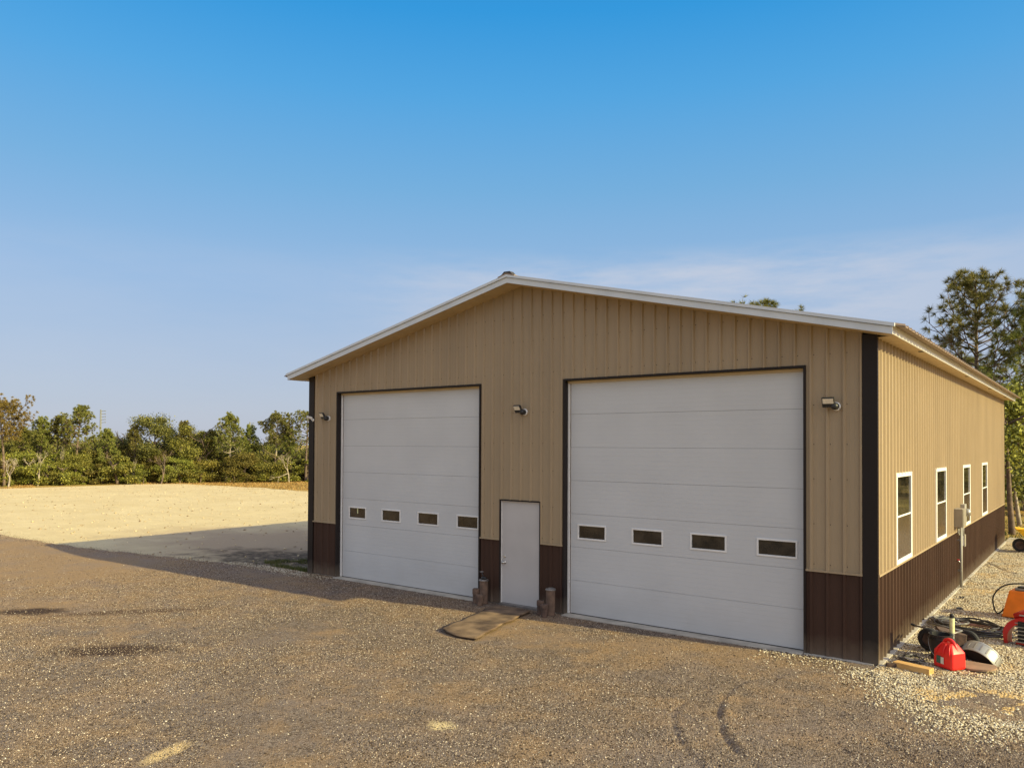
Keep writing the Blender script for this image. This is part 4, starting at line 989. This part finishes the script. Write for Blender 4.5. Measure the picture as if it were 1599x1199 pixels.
def tufts(name, C, D, nb, L_, w_, m, parent):
    """needle bursts at C pointing about D"""
    n = len(C); u = unit(n*nb).reshape(n, nb, 3)*.85+D[:, None, :]*.75; u /= np.linalg.norm(u, axis=2, keepdims=True)
    s = unit(n*nb).reshape(n, nb, 3); s = s-u*(s*u).sum(2, keepdims=True); s /= np.linalg.norm(s, axis=2, keepdims=True)
    ln = (L_*(.7+.5*rng.random((n, nb))))[..., None]; c = C[:, None, :]
    V = np.stack([c-s*w_*.5+u*.01, c+s*w_*.5+u*.01, c+u*ln+np.array([0, 0, -.03])], 2).reshape(-1, 3)
    return npmesh(name, V, np.arange(n*nb*3).reshape(-1, 3), m, parent)
def pine(label, h, crown0, spread, m='needle', nl=34, L_=.20, w_=.022, nb=26, sub=7, lean=.15, dense=1.0, seed=0, tipy=.55, bark='bark', r0=None, name='pine_tree', cone=False):
    global rng
    keep_ = rng; rng = np.random.default_rng(seed+100)
    t = thing(name, label, 'pine tree'); mb = MB(); lx, ly = rng.normal(0, lean, 2); r0 = r0 or h*.016+.02
    Cc = crt([(0, 0, -.1), (lx*.2, ly*.2, h*.35), (lx*.7, ly*.7, h*.7), (lx, ly, h*.98)], 6)
    mb.tube(Cc, [r0*(1-.85*i/(len(Cc)-1)) for i in range(len(Cc))], 8)
    C = []; D = []
    for i in range(nl):
        f = (i+.5)/nl; f = f**.9; zf = crown0+(1-crown0)*f; k = min(int(zf*(len(Cc)-1)), len(Cc)-2)
        b = Cc[k].lerp(Cc[k+1], zf*(len(Cc)-1)-k); q = i*2.4+rng.normal(0, .5)
        prof = math.sin(math.pi*min(1, .30+.70*f))**.75 if f > .0 else .6
        if cone: prof = .16+.9*(1-f)**.75*(.75 if f < .12 else 1)
        L1 = spread*max(.16, prof)*(.55+.6*rng.random()); up = .25+tipy*f
        d = Vector((math.cos(q), math.sin(q), up)).normalized(); e_ = b+d*L1+Vector((0, 0, .18*L1)); mid = b+d*L1*.5+Vector((0, 0, -.04*L1))
        B_ = crt([b, mid, e_], 4); rb = r0*.30*(1-.5*f)+.006
        mb.tube(B_, [rb*(1-.75*j/(len(B_)-1)) for j in range(len(B_))], 5)
        for j in range(int(sub*dense*(.5+L1/spread))):
            s = .35+.65*rng.random(); kk = min(int(s*(len(B_)-1)), len(B_)-2); p = B_[kk].lerp(B_[kk+1], s*(len(B_)-1)-kk)
            tw = Vector(rng.normal(0, 1, 3)); tw = (tw.normalized()+d*.8+Vector((0, 0, .45))).normalized(); l2 = L1*(.12+.26*rng.random())
            e2 = p+tw*l2; mb.tube([p, p.lerp(e2, .5)+Vector((0, 0, -.01)), e2], [rb*.4, rb*.32, rb*.2], 4)
            for _ in range(1+int(1.6*rng.random())):
                C.append(np.array(e2)+rng.normal(0, .05, 3)*L_/.2); D.append(np.array(tw))
        C.append(np.array(e_)); D.append(np.array(d))
    mb.build('trunk', M[bark], t, smooth=True)
    tufts('crown', np.array(C), np.array(D), nb, L_, w_, M[m], t)
    rng = keep_; return t

# prototypes of the scrub wood (about 65 m away)
G1 = 'scrub trees of the left tree line'
PR = [scrub('bushy olive green scrub oak in the left tree line', M['leafA'], 3.9, 1.7, 26, 15000, .052),
      scrub('bushy olive green scrub oak in the left tree line', M['leafA'], 3.3, 1.9, 28, 15000, .052),
      scrub('bright yellow green leafy scrub tree in the left tree line', M['leafB'], 3.7, 1.5, 24, 14000, .052, 'barkp'),
      scrub('bright yellow green leafy scrub tree in the left tree line', M['leafB'], 2.9, 1.6, 24, 14000, .052, 'barkp'),
      scrub('dark green dense scrub tree in the left tree line', M['leafD'], 3.6, 1.6, 26, 15000, .052),
      scrub('rusty brown leafed scrub tree in the left tree line', M['leafC'], 3.2, 1.3, 20, 9000, .05, 'barkp')]
def at(px, D):
    """ground point on the bearing of photo column px, D metres from the camera"""
    v = _fw+_r2*((px-799.5)/FPX); v = Vector((v.x, v.y)).normalized()*D; return CP.x+v.x, CP.y+v.y
used = set(); rr = random.Random(11)
def place(k, x, y, s=1.0, sz=1.0, rz=None):
    o = PR[k] if k not in used else copy_tree(PR[k]); used.add(k)
    o.location = (x, y, -.05); o.rotation_euler = (0, 0, rz if rz is not None else rr.uniform(0, 6.28)); o.scale = (s, s, s*sz*.88); return o
def wd(px): return 66.5-(px/480)*1.0
px = -150
while px < 600:
    k = rr.choice([0, 1, 1, 2, 3, 3, 2, 4, 0, 1, 3, 0, 5]); D = wd(px)+rr.uniform(-.6, 2.6); x, y = at(px, D)
    place(k, x, y, rr.uniform(.78, 1.08), rr.uniform(.7, 1.1)); px += rr.uniform(12, 22)
px = -160
while px < 620:
    k = rr.choice([0, 4, 0, 2, 1, 4]); D = wd(px)+rr.uniform(3.5, 6.5); x, y = at(px, D)
    place(k, x, y, rr.uniform(1.0, 1.25), rr.uniform(.85, 1.08)); px += rr.uniform(24, 36)
px = -160
while px < 640:
    k = rr.choice([4, 0, 4, 1]); D = wd(px)+rr.uniform(9, 13); x, y = at(px, D)
    place(k, x, y, rr.uniform(1.15, 1.35), rr.uniform(.85, 1.05)); px += rr.uniform(34, 48)
# low brush at the foot of the wood
low = scrub('low leafy bush at the foot of the left tree line', M['leafA'], 1.5, 1.0, 9, 5200, .048, group='low bushes at the foot of the tree line', low=.02)
px = -150; first = True
while px < 600:
    x, y = at(px, wd(px)-rr.uniform(.2, 1.5)); o = low if first else copy_tree(low); first = False
    o.location = (x, y, -.05); o.rotation_euler = (0, 0, rr.uniform(0, 6.28)); s = rr.uniform(.4, 1.5); o.scale = (s*1.1, s*1.1, s); px += rr.uniform(14, 40)
# emergent, individually recognisable trees
def put(o, px, D, rz=0): x, y = at(px, D); o.location = (x, y, -.05); o.rotation_euler = (0, 0, rz); return o
put(pine('rusty topped broad pine at the far left edge above the scrub', 5.8, .5, 2.1, 'needleb', 40, .17, .032, 34, 14, seed=1), 8, 65)
put(pine('conical loose pine left of the far lattice pole, above the scrub', 5.75, .42, 1.6, 'needle', 34, .17, .03, 34, 13, seed=2, cone=True), 118, 65.5)
put(pine('tall narrow pine with a visible pale trunk near the middle of the left tree line', 5.4, .36, 1.3, 'needle', 44, .16, .03, 34, 14, cone=True, seed=3, bark='barkp'), 360, 65.5)
put(pine('round headed pine on a tall bare trunk right of the second far pole', 5.45, .5, 1.35, 'needle', 34, .16, .03, 36, 14, seed=4, bark='barkp'), 431, 65.5)
put(pine('gappy pine half hidden by the left corner of the building', 5.6, .45, 1.6, 'needle', 26, .17, .03, 34, 11, seed=5), 478, 65)
def bigoak(label, px, D, h, rx, m, nb=16, nl=7000):
    t = thing('oak_tree', label, 'tree'); trunkmesh('trunk', h*.75, .13, M['bark'], t, 7, .4, .2)
    leafmesh('crown', clumps_crown(rx, rx, h*.35, h*.92, nb, nl*2, .5), .055, M[m], t); return put(t, px, D)
bigoak('dark round topped oak rising above the scrub left of centre', 242, 67, 5.5, 1.9, 'leafD')
bigoak('green domed oak rising above the scrub between dark oak and narrow pine', 307, 66.5, 5.0, 2.0, 'leafA')
bigoak('small dark oak crown just right of the first far pole', 195, 68, 4.7, .8, 'leafD', 8, 2500)
def bare(label, px, D, h, m='barkp'):
    t = thing('bare_tree', label, 'bare tree'); mb = MB()
    def br(p, d, L_, r, lv):
        e_ = p+d*L_; mb.tube([p, p.lerp(e_, .5)+Vector(rng.normal(0, .04*L_, 3)), e_], [r, r*.8, r*.55], 5)
        if lv:
            for _ in range(3):
                dn = (d+Vector(rng.normal(0, .55, 3))+Vector((0, 0, .15))).normalized(); br(p.lerp(e_, .55+.45*rng.random()), dn, L_*.62, r*.55, lv-1)
    br(Vector((0, 0, -.1)), Vector((rng.normal(0, .15), rng.normal(0, .15), 1)).normalized(), h*.42, .07, 4)
    mb.build('trunk', M[m], t); return put(t, px, D)
bare('bare pale branching tree low at the left end of the tree line', 14, 63.3, 2.8)
bare('bare brownish tree with many fine twigs below the dark oak', 252, 64, 3.4, 'bark')
bare('small bare tree near the left building corner in the tree line', 452, 64, 3.0)
bt = bare('slim pale bare trunk among the scrub of the left tree line', 60, 64.6, 3.3); bt['group'] = 'slim bare trunks in the left tree line'
for q_, h_ in ((-60, 1), (97, 1.15), (210, .75), (284, 1.2), (335, .7), (404, 1.0), (540, 1)):
    c_ = put(copy_tree(bt), q_, wd(q_)-1.2+rr.uniform(0, 2.4), rr.uniform(0, 6)); c_.scale = (.35, .35, h_)
sp = put(pine('slender feathery pine rising among the scrub of the left tree line', 4.9, .35, 1.15, 'needle', 34, .16, .03, 30, 12, seed=41, cone=True), 62, 66)
sp['group'] = 'slender pines among the left tree line'
for q_, h_ in ((-70, 1), (-25, .9), (38, .85), (88, 1.02), (168, .84), (212, .9), (283, .98), (335, .84), (395, .93), (455, .9), (520, 1), (570, 1)):
    c_ = put(copy_tree(sp), q_, wd(q_)-.3+rr.uniform(0, 1.5), rr.uniform(0, 6)); c_.scale = (h_, h_, h_)
# far utility poles
def lattice(label, px, D, h, arms):
    t = thing('power_pole', label, 'power pole', (0, 0, 0), 0, 'far power poles'); MB().tube([(0, 0, -.2), (0, 0, h)], [.2, .14], 8).build('pole', M['pole'], t)
    for i in range(arms):
        z = h-.3-i*h*.055; mb = MB(); mb.tube([(0, 0, z), (.75, .5, z+.1)], .05, 5); mb.build('crossarm', M['pole'], t)
        MB().tube([(.72, .48, z+.1), (.72, .48, z-.06)], .05, 5).build('insulator', M['pole'], t)
    return put(t, px, D)
lattice('thin grey power pole with side arms beyond the trees at left', 157, 150, 3.0+(695-648)/FPX*150, 5)
lattice('thin grey power pole with side arms beyond the trees near centre left', 390, 170, 3.0+(695-662)/FPX*170, 3)

# right side: big pines and woods behind the building
put(pine('tall open pine behind the right roof edge against the sky', 9.9, .30, 3.1, 'needle', 56, .28, .018, 56, 9, .12, seed=31, tipy=.6, r0=.15, cone=True), 1527, 36, .4)
put(pine('tall pine cut by the right edge of the photo', 8.8, .30, 2.6, 'needle', 46, .28, .018, 56, 7, .2, seed=22, tipy=.6, r0=.15, cone=True), 1628, 35, 1.4)
put(pine('shorter dense pine behind the middle of the right eave', 7.0, .30, 2.3, 'needle', 40, .28, .018, 54, 8, .2, seed=23, r0=.13), 1482, 40, 2.2)
put(pine('pine whose top just shows above the front roof edge right of centre', 12.02, .55, 2.4, 'needle', 30, .32, .024, 32, 8, .2, seed=24, r0=.17), 1192, 50, .9)
put(pine('pine with tiny tip showing over the roof left of the other roof-top pine', 11.65, .6, 1.6, 'needle', 22, .30, .026, 28, 7, .1, seed=25, r0=.14), 1152, 50, .2)
G2 = 'woods behind the right end of the building'
def rtree(label, px, D, h, rx, m, nl=9000, size=.075):
    t = thing('oak_tree', label, 'tree', (0, 0, 0), 0, G2); trunkmesh('trunk', h*.8, .09, M['barkp'], t, 9, .4, .3)
    leafmesh('crown', clumps_crown(rx, rx, h*.22, h*.95, 18, nl, .5), size, M[m], t); return put(t, px, D)
rtree('dark leafy tree just past the rear right corner of the building', 1592, 36.5, 5.6, 1.8, 'leafD')
rtree('olive tree standing farther back behind the wheelbarrow', 1600, 45, 5.8, 2.3, 'leafA')
rtree('yellow green tree at the right edge beyond the yard', 1650, 43, 5.4, 2.4, 'leafB')
rtree('tall olive tree hidden mostly behind the rear of the building', 1545, 46, 6.0, 2.4, 'leafA')
rtree('dark tree outside the right edge beyond the yard', 1700, 46, 6.0, 2.5, 'leafD')
for px_i, D_i, k_i in ((1540, 57, 1), (1560, 58, 0), (1585, 55, 2), (1600, 60, 4), (1640, 57, 2), (1690, 60, 0), (1740, 56, 4), (1790, 58, 0), (1860, 56, 1), (1930, 57, 4), (2010, 55, 0), (2100, 56, 2), (2200, 55, 4), (2320, 56, 0), (2460, 56, 1), (2620, 56, 4)):
    x, y = at(px_i, D_i); o = place(k_i, x, y, 1.75, 1.25); o['group'] = G2; o['label'] = 'distant scrub tree far behind the right end of the yard'
t = thing('oak_tree', 'slim dark trunked tree right behind the rear corner of the building', 'tree'); trunkmesh('trunk', 4.2, .115, M['bark'], t, 8, .32, .22, .5)
leafmesh('crown', clumps_crown(1.0, 1.0, 2.6, 5.2, 12, 3600, .5), .07, M['leafA'], t); put(t, 1580, 32.5)
